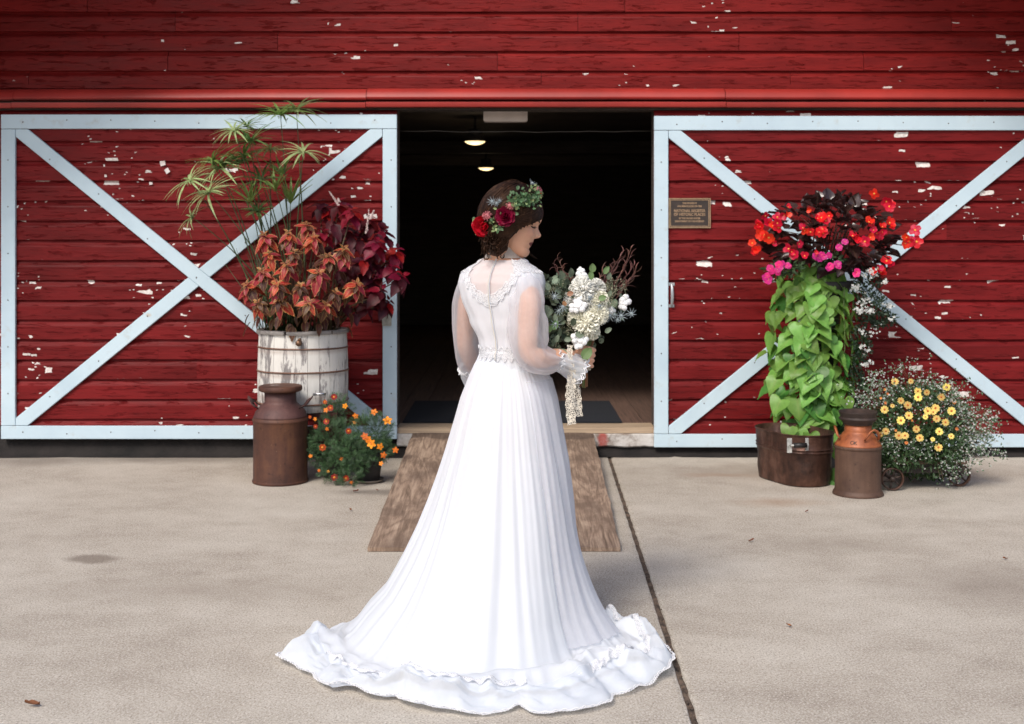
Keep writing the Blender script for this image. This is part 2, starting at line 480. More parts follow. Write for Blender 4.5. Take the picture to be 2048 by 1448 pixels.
for i in range(50):
    x = OX0 + .003 + (OX1 - OX0 - .006)*i/49
    lo = .058 + .008*noise.noise(Vector((x*7, 3, 0))) + .006*noise.noise(Vector((x*25, 3, 0)))
    for (y, z) in ((-.02, .148), (-.075, .147), (-.082, .142), (-.082, lo + .01), (-.07, lo), (-.02, lo)): pts.append((x, y, z))
fb.grid(pts, 50, 6); autosmooth(fb.build('footing_block', M['footing'], barn), 25)

# track cover: three lengths of rounded cover with a flat lip below
tp = [(-.023, 2.496), (-.05, 2.494), (-.085, 2.482), (-.112, 2.458), (-.122, 2.428), (-.118, 2.418), (-.10, 2.415), (-.10, 2.412)]
lip = [(-.089, 2.394), (-.140, 2.393), (-.150, 2.390), (-.150, 2.362), (-.147, 2.358), (-.09, 2.358)]
jn = [P(28, 200, DW-.1).x, P(733, 200, DW-.1).x, P(1450, 200, DW-.1).x]
tx = [-4.25] + jn + [4.25]
for i, (a, b) in enumerate(zip(tx, tx[1:])):
    for nm, prof, dz in (('track_cover', tp, 0), ('track_lip', lip, 0)):
        mb = MB(); pts = []
        n = 24
        for k in range(n):
            u = a + .002 + (b - a - .004)*k/(n-1)
            s = .0015*noise.noise(Vector((u*2, i*7, 0)))
            for (y, z) in prof: pts.append((u, y + s + (i % 2)*-.003, z + s + [-.004, -.002, .002, 0][i]))
        mb.grid(pts, n, len(prof), nm == 'track_lip')
        if nm == 'track_lip':
            L = len(prof); mb.face(list(range(L))); mb.face([(n-1)*L+q for q in reversed(range(L))])
        o = mb.build(nm, M['red_track'], barn, nm == 'track_cover', True); autosmooth(o, 40)
# bolts on the cover flange
bolt = MB().ball((0, 0, 0), .0085, 8, 5, (1, .6, 1)).mesh('bolt', simple('painted_bolt', (.16, .02, .02), .5))
for i in range(58):
    link('bolt', bolt, barn, mtx=Matrix.Translation((-3.55 + i*.297/2.4*1.0*2.4*.42*2.4, -.026, 2.512)))
MB().box((-4.25, -.05, 2.497), (4.25, -.0275, 2.522)).build('track_flange', M['red_wall'], barn, False)
MB().box((-4.25, -.088, 2.345), (4.25, -.028, 2.402)).build('track_rail', M['dark'], barn, False)

# sliding doors
YD = -.062
def rail_piece(name, pts, parent, y0, y1, seed=0):
    mb = MB(); mb.prism(pts, y1, y0)
    me = mb.mesh(name, M['white'], False, True)
    bm = bmesh.new(); bm.from_mesh(me); bmesh.ops.bevel(bm, geom=bm.edges[:], offset=.0025, segments=1, affect='EDGES'); bm.to_mesh(me); bm.free()
    return link(name, me, parent)
nail_me = MB().ball((0, 0, 0), .0045, 6, 4, (1, .5, 1)).mesh('nail_head', M['nail'])
def door(x0, x1, z0, z1, label, handle=None, tw=.096):
    dr = MB().box((x0 + .004, YD, z0 + .004), (x1 - .004, YD + .03, z1)).build('sliding_door', M['red_door'], barn, False)
    dr['label'] = label
    i = 0; zb = .118
    yb = YD - .0005
    while zb + i*PITCH < z1 - .02:
        z = zb + i*PITCH
        h = min(1.0, (z1 - z)/PITCH)
        xs = [x0 + .004]
        if rnd.random() < .35: xs.append(rnd.uniform(x0 + .6, x1 - .6))
        xs.append(x1 - .004)
        for a, b in zip(xs, xs[1:]):
            link('plank', rnd.choice(door_boards), dr, mtx=Matrix.Translation((a, yb - rnd.uniform(0, .001), z)) @ Matrix.Diagonal((b-a, 1, h, 1)))
        i += 1
    f0, f1 = yb - .0235, yb - .048        # back and front of the white boards
    zt = z1 - .04
    R_ = lambda pts, nm, d=0: rail_piece(nm, pts, dr, f0, f1 + d)
    R_([(x0, zt - tw), (x1, zt - tw), (x1, zt), (x0, zt)], 'top_rail', -.001)
    R_([(x0, z0), (x1, z0), (x1, z0 + tw*.92), (x0, z0 + tw*.92)], 'bottom_rail', -.001)
    for (a, b) in ((x0, x0 + tw), (x1 - tw, x1)):
        R_([(a, z0 + tw*.92 + .003), (b, z0 + tw*.92 + .003), (b, zt - tw - .003), (a, zt - tw - .003)], 'stile')
    ax, bx, az, bz = x0 + tw + .003, x1 - tw - .003, z0 + tw*.92 + .003, zt - tw - .003
    L = math.hypot(bx-ax, bz-az); ux, uz = (bx-ax)/L, (bz-az)/L; w = tw*.94
    # one full brace, and two half braces butted against it
    def brace(p, q, nm, cut0=0, cut1=0):
        dx, dz = (q[0]-p[0]), (q[1]-p[1]); l = math.hypot(dx, dz); dx /= l; dz /= l
        nx, nz = -dz, dx
        pts = [(p[0] + nx*w/2, p[1] + nz*w/2), (q[0] + nx*w/2, q[1] + nz*w/2), (q[0] - nx*w/2, q[1] - nz*w/2), (p[0] - nx*w/2, p[1] - nz*w/2)]
        return pts
    def clip(pts):
        # clip against the inner frame rectangle
        def cl(pts, f, g):
            out = []
            for i in range(len(pts)):
                a, b = pts[i], pts[(i+1) % len(pts)]
                fa, fb_ = f(a), f(b)
                if fa >= 0: out.append(a)
                if fa*fb_ < 0:
                    t = fa/(fa-fb_); out.append((a[0]+(b[0]-a[0])*t, a[1]+(b[1]-a[1])*t))
            return out
        for f in (lambda p: p[0]-ax, lambda p: bx-p[0], lambda p: p[1]-az, lambda p: bz-p[1]): pts = cl(pts, f, 0)
        return pts
    def ext(p, q, e=.2):
        dx, dz = (q[0]-p[0]), (q[1]-p[1]); l = math.hypot(dx, dz)
        return (p[0]-dx/l*e, p[1]-dz/l*e), (q[0]+dx/l*e, q[1]+dz/l*e)
    a0, a1 = ext((ax + .035, bz - .02), (bx - .035, az + .02))
    R_(clip(brace(a0, a1, '')), 'brace', -.0006)
    cx, cz = (ax+bx)/2, (az+bz)/2
    # the other diagonal, cut where it meets the first
    c0, c1 = ext((ax + .035, az + .02), (bx - .035, bz - .02))
    dx, dz = a1[0]-a0[0], a1[1]-a0[1]; l = math.hypot(dx, dz); nx, nz = -dz/l, dx/l
    for sgn in (1, -1):
        pts = clip(brace(c0, c1, '')); out = []
        f = lambda p: sgn*((p[0]-cx)*nx + (p[1]-cz)*nz) - w/2 - .0015
        for i in range(len(pts)):
            a, b = pts[i], pts[(i+1) % len(pts)]; fa, fb_ = f(a), f(b)
            if fa >= 0: out.append(a)
            if fa*fb_ < 0:
                t = fa/(fa-fb_); out.append((a[0]+(b[0]-a[0])*t, a[1]+(b[1]-a[1])*t))
        R_(out, 'brace')
    nls = []
    for k in range(9):
        u = (k+.5)/9
        nls += [(x0 + (x1-x0)*u, zt - tw*(.35+.3*rnd.random())), (x0 + (x1-x0)*u, z0 + tw*(.3+.3*rnd.random()))]
    for k in range(6):
        u = (k+.5)/6; nls += [(x0 + tw*.5, z0+.15 + (zt-z0-.3)*u), (x1 - tw*.4, z0+.15 + (zt-z0-.3)*u)]
    for k in range(7):
        u = (k+.7)/7.5; nls += [(ax + (bx-ax)*u, bz - (bz-az)*u + rnd.uniform(-.02, .02)), (ax + (bx-ax)*u, az + (bz-az)*u + rnd.uniform(-.02, .02))]
    for (nx_, nz_) in nls:
        link('nail_head', nail_me, dr, mtx=Matrix.Translation((nx_, f1 - .0015, nz_)))
    return dr, f1
DL = DW - .1
lx0, lx1 = P(3, 0, DL).x, P(794, 0, DL).x
rx0, rx1 = P(1308, 0, DL).x, P(2122, 0, DL).x
door_l, FY = door(lx0, lx1, .118, 2.352, 'left sliding door, shade and planters at its right side')
door_r, FY = door(rx0, rx1, .062, 2.342, 'right sliding door carrying a bronze plaque and a grey pull handle')
# paint skins curling off the left door
for (x, y, sz, rot) in ((322, 326, .040, .2), (331, 341, .036, -.9), (207, 351, .020, .1), (298, 366, .024, .05)):
    c_ = P(x, y, DL - .04); mb = MB(); g_ = []
    for i in range(7):
        for k in range(5):
            u, v = (i/6-.5), (k/4-.5); q = noise.noise(Vector((u*3 + x, v*3, 1)))*.25
            a = u + q*v; b = v*.8 + q*.4; g_.append((c_.x + sz*(a*math.cos(rot) - b*math.sin(rot)), YD - .031 - sz*(.35*(u+.5)**2 + .25*abs(v)*(u+.5)), c_.z + sz*(a*math.sin(rot) + b*math.cos(rot))))
    mb.grid(g_, 7, 5); mb.build('paint_flake', simple('curled_white_paint', (.66, .60, .58), .7, .1, 30), door_l)
# pull handle on the right door
hm = MB(); hc = P(1344, 590, DL - .03)
hm.box((hc.x - .022, YD - .031, hc.z + .062), (hc.x + .022, YD - .024, hc.z + .082))
hm.box((hc.x - .02, YD - .031, hc.z - .085), (hc.x + .02, YD - .024, hc.z - .065))
hm.tube([(hc.x, YD-.030, hc.z+.073), (hc.x, YD-.05, hc.z+.070), (hc.x+.002, YD-.066, hc.z+.045), (hc.x+.003, YD-.069, hc.z), (hc.x+.002, YD-.066, hc.z-.045), (hc.x, YD-.05, hc.z-.072), (hc.x, YD-.030, hc.z-.075)], [.007, .008, .010, .0105, .010, .008, .007], 10)
o = hm.build('handle', simple('grey_cast_metal', (.42, .44, .46), .4, .1, metal=.6), door_r); autosmooth(o)
# left door latch plate near the free edge
lc = P(779, 637, DL - .03)
MB().box((lc.x - .05, FY - .012, lc.z - .05), (lc.x + .012, FY - .0005, lc.z + .05)).build('latch_plate', simple('weathered_plate', (.36, .35, .30), .7, .25, 14), door_l, False)

# plaque
pl_c = P(1380.5, 426, DL - .03)
plq = empty('plaque', (pl_c.x, YD - .024, pl_c.z)); tag(plq, 'bronze register plaque with raised lettering on the right sliding door', 'plaque')
pw, ph = .142, .101
bronze = simple('bronze', (.40, .265, .16), .45, .15, 20, .1, metal=.35); brdark = simple('bronze_dark_field', (.035, .024, .02), .6, .2, 20)
MB().box((pl_c.x - pw, YD-.036, pl_c.z - ph), (pl_c.x + pw, YD-.0235, pl_c.z + ph)).build('plate', brdark, plq, False)
fr = MB()
for (e, t, y) in ((0, .006, .0415), (.010, .0045, .0405)):
    a, b, c, d = pl_c.x - pw + e, pl_c.x + pw - e, pl_c.z - ph + e, pl_c.z + ph - e
    Y0, Y1 = YD - y, YD - .0362
    fr.box((a, Y0, d - t), (b, Y1, d)); fr.box((a, Y0, c), (b, Y1, c + t))
    fr.box((a, Y0, c + t), (a + t, Y1, d - t)); fr.box((b - t, Y0, c + t), (b, Y1, d - t))
fr.build('frame', bronze, plq, False)
lines = [('THIS PROPERTY', .0158, .066, .40), ('HAS BEEN PLACED ON THE', .0158, .046, .66), ('NATIONAL REGISTER', .0265, .015, .855), ('OF HISTORIC PLACES', .0265, -.010, .855),
         ('BY THE UNITED STATES', .0158, -.036, .58), ('DEPARTMENT OF THE INTERIOR', .0158, -.056, .80)]
for (t, s, dz, wfrac) in lines:
    cu = bpy.data.curves.new('letter_source', 'FONT'); cu.body = t; cu.size = s; cu.align_x = 'CENTER'; cu.align_y = 'CENTER'; cu.extrude = .0012; cu.offset = .0006
    tmp = bpy.data.objects.new('letter_source', cu); COL.objects.link(tmp); bpy.context.view_layer.update()
    wdt = max(tmp.dimensions.x, .001)
    me = bpy.data.meshes.new_from_object(tmp.evaluated_get(bpy.context.evaluated_depsgraph_get())); bpy.data.objects.remove(tmp)
    me.materials.clear(); me.materials.append(bronze)
    o = bpy.data.objects.new('lettering', me); COL.objects.link(o); o.parent = plq
    o.location = (0, -.0135, dz); o.rotation_euler = (R(90), 0, 0); o.scale = (2*(pw - .018)*wfrac/wdt, 1, 1)

# things in the doorway
bx = P(1011, 234, 8.72)
sb = empty('sensor_box', (bx.x, bx.y, bx.z)); tag(sb, 'white rounded housing hung under the lintel of the doorway', 'fixture')  # white box under the lintel, taken for a motion sensor
mb = MB(); mb.prism([(bx.x + x, bx.z + z) for x, z in ((-.153, .034), (-.153, -.022), (-.149, -.031), (-.14, -.035), (.14, -.035), (.149, -.031), (.153, -.022), (.153, .034))][::-1], bx.y - .04, bx.y + .05)
mb.build('housing', simple('cream_plastic', (.62, .54, .50), .5, .05), sb, False)
MB().box((bx.x - .03, bx.y - .02, bx.z + .036), (bx.x + .03, bx.y + .03, bx.z + .28)).build('bracket', M['dark'], sb, False)
def lamp_glow():
    m = NT('lit_lens'); m.base((.9, .8, .5)); m.p(Roughness=.4)
    c = m.obj(); z = m.n('ShaderNodeSeparateXYZ', {0: c}).outputs[2]
    m.set(m.b, 'Emission Color', (1, .74, .36, 1)); m.b.inputs['Emission Strength'].default_value = 1.15; return m.m
glow = lamp_glow(); housing_m = simple('grey_lamp_housing', (.16, .15, .14), .5, .1, metal=.4)
lens_me = MB().lathe([(0, -.034), (.035, -.031), (.07, -.021), (.095, -.006), (.098, 0), (.0, .004)], 28).mesh('lens', glow, True, True)
hous_me = MB().lathe([(.0985, .0), (.099, .006), (.088, .022), (.075, .05), (.07, .056), (.045, .058), (.045, .062), (.066, .064), (.066, .115), (.05, .118), (0, .118)], 28).mesh('housing', housing_m, True, True)
for (px, py, d, lab) in ((950, 283, 11.9, 'round ceiling lamp nearest the doorway with grey housing, lit'), (972, 336, 16.0, 'lit ceiling lamp deeper inside the barn, only its lens showing')):
    c = P(px, py, d); L = empty('ceiling_lamp', c); tag(L, lab, 'lamp', 'lamps along the barn ceiling')
    link('lens', lens_me, L, mtx=Matrix.Translation(c)); link('housing', hous_me, L, mtx=Matrix.Translation(c))
    MB().tube([c + Vector((0, 0, .118)), Vector((c.x, c.y, 2.639))], .012, 8).build('stem', M['dark'], L)
    ld = bpy.data.lights.new('lamp_light', 'POINT'); ld.energy = .7; ld.color = (1, .78, .5); ld.shadow_soft_size = .08
    lo = bpy.data.objects.new('lamp_light', ld); COL.objects.link(lo); lo.parent = L; lo.location = (0, 0, -.12)
# cable slung across the doorway
cb = MB(); c0 = P(796, 262, 8.74); c1 = P(1306, 262, 8.74)
cb.tube([c0.lerp(c1, t/20) + Vector((0, 0, .010*noise.noise(Vector((t*.5, 2, 0))) - .02*math.sin(PI*t/20)*.3)) for t in range(21)], .0022, 6)
tag(cb.build('cable', simple('grey_cable', (.10, .09, .08), .6)), 'thin grey cable slung across the top of the dark doorway', 'cable')
# door mat
mt = MB(); a = P(804, 850, 8.66); b = P(1245, 850, 8.66)
pts = []
for i in range(14):
    for k in range(30):
        x = a.x + (b.x-a.x)*k/29; y = .13 + 1.15*i/13
        pts.append((x, y, fz + .009 + .0015*noise.noise(Vector((x*4, y*4, 0)))))
mt.grid(pts, 14, 30); mt.box((a.x, .13, fz + .001), (b.x, 1.28, fz + .0075))
mm = NT('dark_rubber_mat'); mm.base((.012, .014, .020)); mm.p(Roughness=.85); mm.bump(mm.noise(mm.pos(), 140, 2), .6, .004)
tag(mt.build('doormat', mm.m, None, False), 'dark blue-grey rubber mat lying inside the doorway', 'doormat')

# ramp
rp = MB(); A0 = Vector((-.672, -.105, .160)); A1 = Vector((.548, -.105, .160)); f0_, f1_ = G(735, 1104), G(1241, 1104)
NR, NC = 40, 24; top = []
for i in range(NR):
    t = i/(NR-1)
    for k in range(NC):
        u = k/(NC-1)
        p = (A0.lerp(A1, u)).lerp(Vector((f0_.x, f0_.y, .021)).lerp(Vector((f1_.x, f1_.y, .021)), u), t)
        if k == 0: p.x += .006*noise.noise(Vector((t*14, 0, 0))) 
        if k == NC-1: p.x += .010*noise.noise(Vector((t*14, 5, 0)))
        if i == NR-1: p.y += .012*noise.noise(Vector((u*12, 7, 0))) 
        p.z += -.010*math.sin(PI*t)*math.sin(PI*u)
        if i == 0 and (k < 1 or k > NC-2): p.y -= .03
        top.append(p)
rp.grid(top, NR, NC); nb = len(rp.v)
rp.grid([p - Vector((0, 0, .019)) for p in top], NR, NC)
def rim(a, b): rp.face([a, b, b+nb, a+nb])
for k in range(NC-1): rim(k+1, k); rim((NR-1)*NC+k, (NR-1)*NC+k+1)
for i in range(NR-1): rim(i*NC, (i+1)*NC); rim((i+1)*NC+NC-1, i*NC+NC-1)
def plywood():
    m = NT('weathered_plywood'); p = m.obj()
    q = m.mapping(p, (3.4, .55, 0))
    w = m.noise(q, 1.7, 3, .5, .5)
    rings = m.math('FRACT', m.math('MULTIPLY', w, 11.0))
    rg = m.ramp(rings, [(0, 0), (.45, 1), (.8, .7), (1, 0)])
    fine = m.noise(m.mapping(p, (38, 1.6, 10)), 2, 5, .7)
    f = m.math('ADD', m.math('MULTIPLY', rg, .15), m.math('MULTIPLY', fine, .85))
    c = m.ramp(f, [(.3, (.12, .078, .052)), (.5, (.27, .185, .13)), (.72, (.47, .35, .255))])
    d = m.noise(m.mapping(p, (1.5, .8, 1)), 3.4, 6, .65)
    c = m.mix(m.ramp(d, [(.45, 0), (.62, .7)]), c, (.12, .078, .055))
    # darker towards the upper end
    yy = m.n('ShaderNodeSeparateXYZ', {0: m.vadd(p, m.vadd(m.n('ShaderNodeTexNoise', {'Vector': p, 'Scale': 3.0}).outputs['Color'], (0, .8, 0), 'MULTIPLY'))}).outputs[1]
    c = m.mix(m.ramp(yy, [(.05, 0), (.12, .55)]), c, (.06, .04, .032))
    k = m.vor(m.mapping(p, (5, 2.2, 0)), 1.0)
    c = m.mix(m.ramp(k, [(.03, .8), (.055, 0)]), c, (.05, .03, .02))
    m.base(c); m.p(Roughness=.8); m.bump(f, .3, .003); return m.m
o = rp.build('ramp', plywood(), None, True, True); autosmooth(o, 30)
tag(o, 'weathered brown plywood ramp leading up to the doorway behind the bride', 'ramp')

# ================================================================= plants and vessels
def frame(p, d, nrm, s=1.0):
    d = Vector(d).normalized(); n = Vector(nrm); n = n - d*n.dot(d)
    if n.length < 1e-5: n = d.orthogonal()
    n.normalize(); b = n.cross(d)
    m = Matrix((d, b, n)).transposed().to_4x4(); m.translation = Vector(p)
    return m @ Matrix.Scale(s, 4)
def rvec(r=rnd):
    while True:
        v = Vector((r.uniform(-1, 1), r.uniform(-1, 1), r.uniform(-1, 1)))
        if .05 < v.length < 1: return v.normalized()
def leafmb(L=1, W=.5, nu=6, wf=None, fold=.12, droop=.3, serr=0, twist=0, wave=0, lift=0, stem=0, seed=0):
    """leaf along +X, width along Y, face up +Z; uv.x = across, uv.y = along"""
    mb = MB(); mb.uv = []; rr = random.Random(seed)
    wf = wf or (lambda t: math.sin(PI*min(1, t**.72))**.9)
    S = (-1, -.5, 0, .5, 1); pts = []
    for i in range(nu+1):
        t = i/nu
        w = max(wf(t), .0)*W*.5
        se = 1 + serr*(1 if i % 2 else -1)
        for s in S:
            e = (se if abs(s) == 1 else 1)
            z = fold*abs(s)**1.3*W + lift*math.sin(PI*t)*L - droop*L*t*t
            z += wave*W*math.sin(t*7 + s*2.0 + seed)*abs(s)
            x = L*t - (fold*.2*W*abs(s) if wf(t) > 0 else 0)
            pts.append((x, s*w*e, z)); mb.uv.append((s*.5+.5, t))
    n = len(mb.v); mb.grid(pts, nu+1, 5)
    if stem:
        k = len(mb.v); mb.v += [(-stem, -.01*L, -.1*stem), (-stem, .01*L, -.1*stem), (.02*L, .012*L, 0), (.02*L, -.012*L, 0)]
        mb.uv += [(.5, .5)]*4; mb.face([k, k+3, k+2, k+1])
    return mb
def heartmb(L=1, W=1, seed=0):
    """heart shaped drooping vine leaf with raised lobes"""
    rr = random.Random(seed); mb = MB(); mb.uv = []
    out = [(0, 0), (-.13, .16), (-.17, .33), (-.08, .47), (.10, .52), (.30, .455), (.50, .34), (.70, .20), (.87, .085), (1.0, 0)]
    lob = rr.uniform(-.03, .05)
    pts = []
    for i, (x, y) in enumerate(out):
        if i in (4, 5): y += lob; 
        for s in (-1, -.55, 0, .55, 1):
            t = max(0, x)
            mid = x if i else 0
            xm = max(0, x) if abs(s) < .9 else x
            X = (x if abs(s) > .9 else (x*.6 + max(0, x)*.4 if abs(s) > .1 else max(0, x)))
            Y = s*y*W
            z = .17*abs(s)**1.3*min(y*2, 1)*(1-.4*t) - .26*t*t + .05*math.sin(6*x + 3*s + seed)
            pts.append((X*L, Y*L, z*L)); mb.uv.append((s*.5+.5, (x+.17)/1.17))
    mb.grid(pts, len(out), 5)
    return mb

def leaf_mat(name, c, tr=None, fac=.28, rough=.5, var=.25, edge=None, vein=None, center=None, spec=.35, ew=(.80, .93)):
    m = NT(name); uv = m.n('ShaderNodeTexCoord').outputs['UV']; s = m.n('ShaderNodeSeparateXYZ', {0: uv})
    ax = m.math('ABSOLUTE', m.math('SUBTRACT', m.math('MULTIPLY', s.outputs[0], 2.0), 1.0))
    rv = m.rand()
    n = m.noise(m.mapping(m.pos(), (1, 1, 1)), 30, 4)
    c0 = m.ramp(n, [(.3, tuple(x*(1-var) for x in c)), (.7, tuple(x*(1+var) for x in c))])
    if center: c0 = m.mix(m.ramp(ax, [(.0, .9), (.55, 0)]), c0, center)
    if vein:
        side = m.math('FRACT', m.math('MULTIPLY', m.math('SUBTRACT', s.outputs[1], m.math('MULTIPLY', ax, .25)), 6.0))
        sv = m.math('MULTIPLY', m.ramp(side, [(.0, .5), (.12, 0), (.9, 0), (1, .5)]), 1.0)
        c0 = m.mix(m.math('MAXIMUM', sv, m.ramp(ax, [(.03, .9), (.12, 0)])), c0, vein)
    if edge: c0 = m.mix(m.math('MAXIMUM', m.ramp(ax, [(ew[0], 0), (ew[1], 1)]), m.ramp(s.outputs[1], [(.90, 0), (.97, 1)])), c0, edge)
    hs = m.n('ShaderNodeHueSaturation', {'Hue': m.math('ADD', .485, m.math('MULTIPLY', rv, .03)), 'Value': m.math('ADD', .72, m.math('MULTIPLY', rv, .56)), 'Color': c0}).outputs[0]
    m.base(hs); m.p(Roughness=rough); m.b.inputs['Specular IOR Level'].default_value = spec
    m.bump(m.math('ADD', n, m.ramp(ax, [(0, 0), (.1, .6)])), .25, .003)
    if fac: m.translucent(tr if tr else hs, fac)
    return m.m
def plain_stuff_leaf(name, c, tr=None, fac=.25, rough=.55, scale=40, var=.5):
    m = NT(name); n = m.noise(m.pos(), scale, 3, .7)
    c0 = m.ramp(n, [(.3, tuple(x*(1-var) for x in c)), (.7, tuple(x*(1+var) for x in c))])
    m.base(c0); m.p(Roughness=rough); 
    if fac: m.translucent(c0 if tr is None else tr, fac)
    return m.m

M['rust'] = None
def rusty(name, lo, mid, hi, orange=0, metal=.15, rough=.62):
    m = NT(name); o = m.obj(); p = m.pos()
    n = m.noise(p, 5, 7, .65); st = m.noise(m.mapping(p, (14, 14, 1.6)), 1.5, 5, .6); f = m.math('ADD', m.math('MULTIPLY', n, .6), m.math('MULTIPLY', st, .4))
    c = m.ramp(f, [(.33, lo), (.5, mid), (.68, hi)])
    c = m.mix(m.ramp(m.noise(p, 34, 4, .7), [(.60, 0), (.70, .6)]), c, tuple(x*.35 for x in lo))
    c = m.mix(m.ramp(m.vor(p, 26), [(.03, .6), (.06, 0)]), c, (.35, .22, .15))
    m.base(c); m.p(Roughness=rough, Metallic=metal); m.bump(m.noise(p, 120, 4, .7), .3, .002); return m.m
rust_a = rusty('rusted_steel_brown', (.035, .013, .010), (.085, .033, .020), (.16, .066, .030))
rust_a2 = rusty('rusted_steel_shoulder', (.045, .018, .018), (.085, .036, .032), (.13, .06, .05))
rust_b = rusty('rusted_steel_dull', (.05, .024, .016), (.095, .05, .032), (.15, .085, .055))
rust_or = rusty('orange_rust', (.17, .045, .018), (.36, .105, .035), (.48, .22, .11), rough=.5)
rust_dk = rusty('dark_iron', (.02, .014, .012), (.04, .025, .02), (.075, .045, .035))
lid_gr = rusty('lid_top_patina', (.10, .075, .065), (.19, .155, .14), (.28, .24, .21))

def ring(mb, c, r, tr, n=48, k=8, sz=1.0, ell=1):
    pts = []
    for i in range(n):
        a = 2*PI*i/n
        for j in range(k):
            b = 2*PI*j/k
            rr = r + tr*math.cos(b)
            pts.append((c[0]+rr*math.cos(a), c[1]+rr*math.sin(a)*ell, c[2]+tr*sz*math.sin(b)))
    base = len(mb.v); mb.v += pts
    for i in range(n):
        i2 = (i+1) % n
        for j in range(k):
            j2 = (j+1) % k
            mb.face([base+i*k+j, base+i2*k+j, base+i2*k+j2, base+i*k+j2])

# ---- left milk can
c = G(561, 963); c.z = .0015
can = empty('milk_can', c); tag(can, 'tall brown rusted milk can with a wide flat lid in front of the white barrel', 'milk can', 'old milk cans')
mb = MB(); rB = .163
mb.lathe([(0, .012), (rB+.002, .010), (rB+.004, 0), (rB+.006, .003), (rB+.006, .012), (rB+.001, .016), (rB, .03), (rB-.001, .2), (rB, .362), (rB+.002, .366), (rB+.006, .372), (rB+.006, .380), (rB+.001, .386), (rB, .392)], 64, c, wob=.004)
o = mb.build('body', rust_a, can, True, True); autosmooth(o, 40)
mb = MB(); mb.lathe([(rB, .392), (rB-.006, .402), (.150, .425), (.128, .452), (.104, .472), (.097, .480), (.095, .49), (.095, .545)], 64, c, wob=.006)
o = mb.build('shoulder', rust_a2, can, True, True)
mb = MB(); mb.lathe([(.096, .545), (.118, .546), (.129, .552), (.131, .560), (.1295, .574), (.127, .579), (.121, .581)], 64, c)
mb.build('lid_rim', rust_a, can, True, True)
mb = MB(); mb.lathe([(.121, .5805), (.112, .578), (.09, .574), (.03, .571), (0, .571)], 48, c)
mb.lathe([(0, 0), (.03, .001), (.034, .006), (.028, .011), (.0, .013)], 20, (c.x - .035, c.y + .0, c.z + .572), 1.1, .6)
mb.build('lid', lid_gr, can, True, True)
for s in (-1, 1):
    mb = MB(); pts = []
    for i in range(9):
        t = i/8; a = PI*t
        for k in range(2): pass
    # an ear shaped strap handle riding on the shoulder
    path = [Vector((s*.118, -.055, .448)), Vector((s*.150, -.052, .462)), Vector((s*.172, -.038, .490)), Vector((s*.178, 0, .505)), Vector((s*.172, .038, .490)), Vector((s*.150, .052, .462)), Vector((s*.118, .055, .448))]
    n = len(path); g = []
    for i, p in enumerate(path):
        out = Vector((s*.6, p.y*4, .8)).normalized()*.0
        wv = Vector((s*.020*1.0, 0, .012)) if 0 < i < n-1 else Vector((s*.01, 0, .004))
        g += [p - wv + c, p + wv*.2 + c, p + wv + c + Vector((0, 0, .004)), p + wv*.2 + c - Vector((0, 0, .006))]
    mb.grid(g, n, 4, True)
    mb.build('handle', rust_a2, can, True, True)

# ---- right milk can
c = P(1716, 986, 7.19); c.z = .0015
can2 = empty('milk_can', c); tag(can2, 'shorter milk can with orange rusted shoulder and dark mushroom lid beside the copper tub', 'milk can', 'old milk cans')
rB = .131
mb = MB(); mb.lathe([(0, .01), (rB+.008, .008), (rB+.012, 0), (rB+.013, .005), (rB+.009, .016), (rB+.002, .024), (rB, .032), (rB-.002, .15), (rB-.001, .262), (rB+.003, .266), (rB+.0045, .276), (rB+.001, .282)], 56, c, wob=.004)
o = mb.build('body', rust_b, can2, True, True); autosmooth(o, 40)
mb = MB(); mb.lathe([(rB+.001, .282), (rB-.001, .288), (.124, .297), (.108, .322), (.088, .348), (.078, .358), (.0765, .365), (.0765, .402)], 56, c, wob=.004)
mb.build('shoulder', rust_or, can2, True, True)
mb = MB(); mb.lathe([(.077, .400), (.084, .402), (.088, .415), (.106, .430), (.108, .436), (.104, .441), (.1, .446), (.106, .466), (.109, .472), (.108, .477), (.10, .474), (.08, .455), (.03, .45), (0, .45)], 56, c)
o = mb.build('lid', rust_dk, can2, True, True); autosmooth(o, 50)
for (a, w) in ((R(-62), 1), (R(172), .8)):
    mb = MB(); ca, sa = math.cos(a), math.sin(a); T = Vector((-sa, ca, 0)); O = Vector((ca, sa, 0))
    pts = [c + O*(.108+.0*1) + T*(-.052) + Vector((0, 0, .324)), c + O*.120 + T*(-.046) + Vector((0, 0, .346)), c + O*.126 + T*(-.026) + Vector((0, 0, .372)), c + O*.128 + Vector((0, 0, .384)),
           c + O*.126 + T*.026 + Vector((0, 0, .372)), c + O*.120 + T*.046 + Vector((0, 0, .346)), c + O*.108 + T*.052 + Vector((0, 0, .324))]
    mb.tube(pts, [.008, .0085, .009, .009, .009, .0085, .008], 10, True, .6)
    mb.build('handle', rust_or, can2, True, True)
for k, ch in enumerate('OK'):
    cu = bpy.data.curves.new('letter_source', 'FONT'); cu.body = ch; cu.size = .030; cu.extrude = .0015; cu.align_x = 'CENTER'
    tmp = bpy.data.objects.new('letter_source', cu); COL.objects.link(tmp)
    bpy.context.view_layer.update()
    me = bpy.data.meshes.new_from_object(tmp.evaluated_get(bpy.context.evaluated_depsgraph_get())); bpy.data.objects.remove(tmp)
    me.materials.clear(); me.materials.append(rust_dk)
    a = R(-121 + k*9); Ov = Vector((math.cos(a), math.sin(a), 0)); T = Vector((-math.sin(a), math.cos(a), 0))
    slope = Vector((-Ov.x*.55, -Ov.y*.55, .83)); nn = T.cross(slope)
    m4 = Matrix((T, slope, nn)).transposed().to_4x4(); m4.translation = c + Ov*.1205 + Vector((0, 0, .299)) + nn*.003
    link('letter', me, can2, mtx=m4)

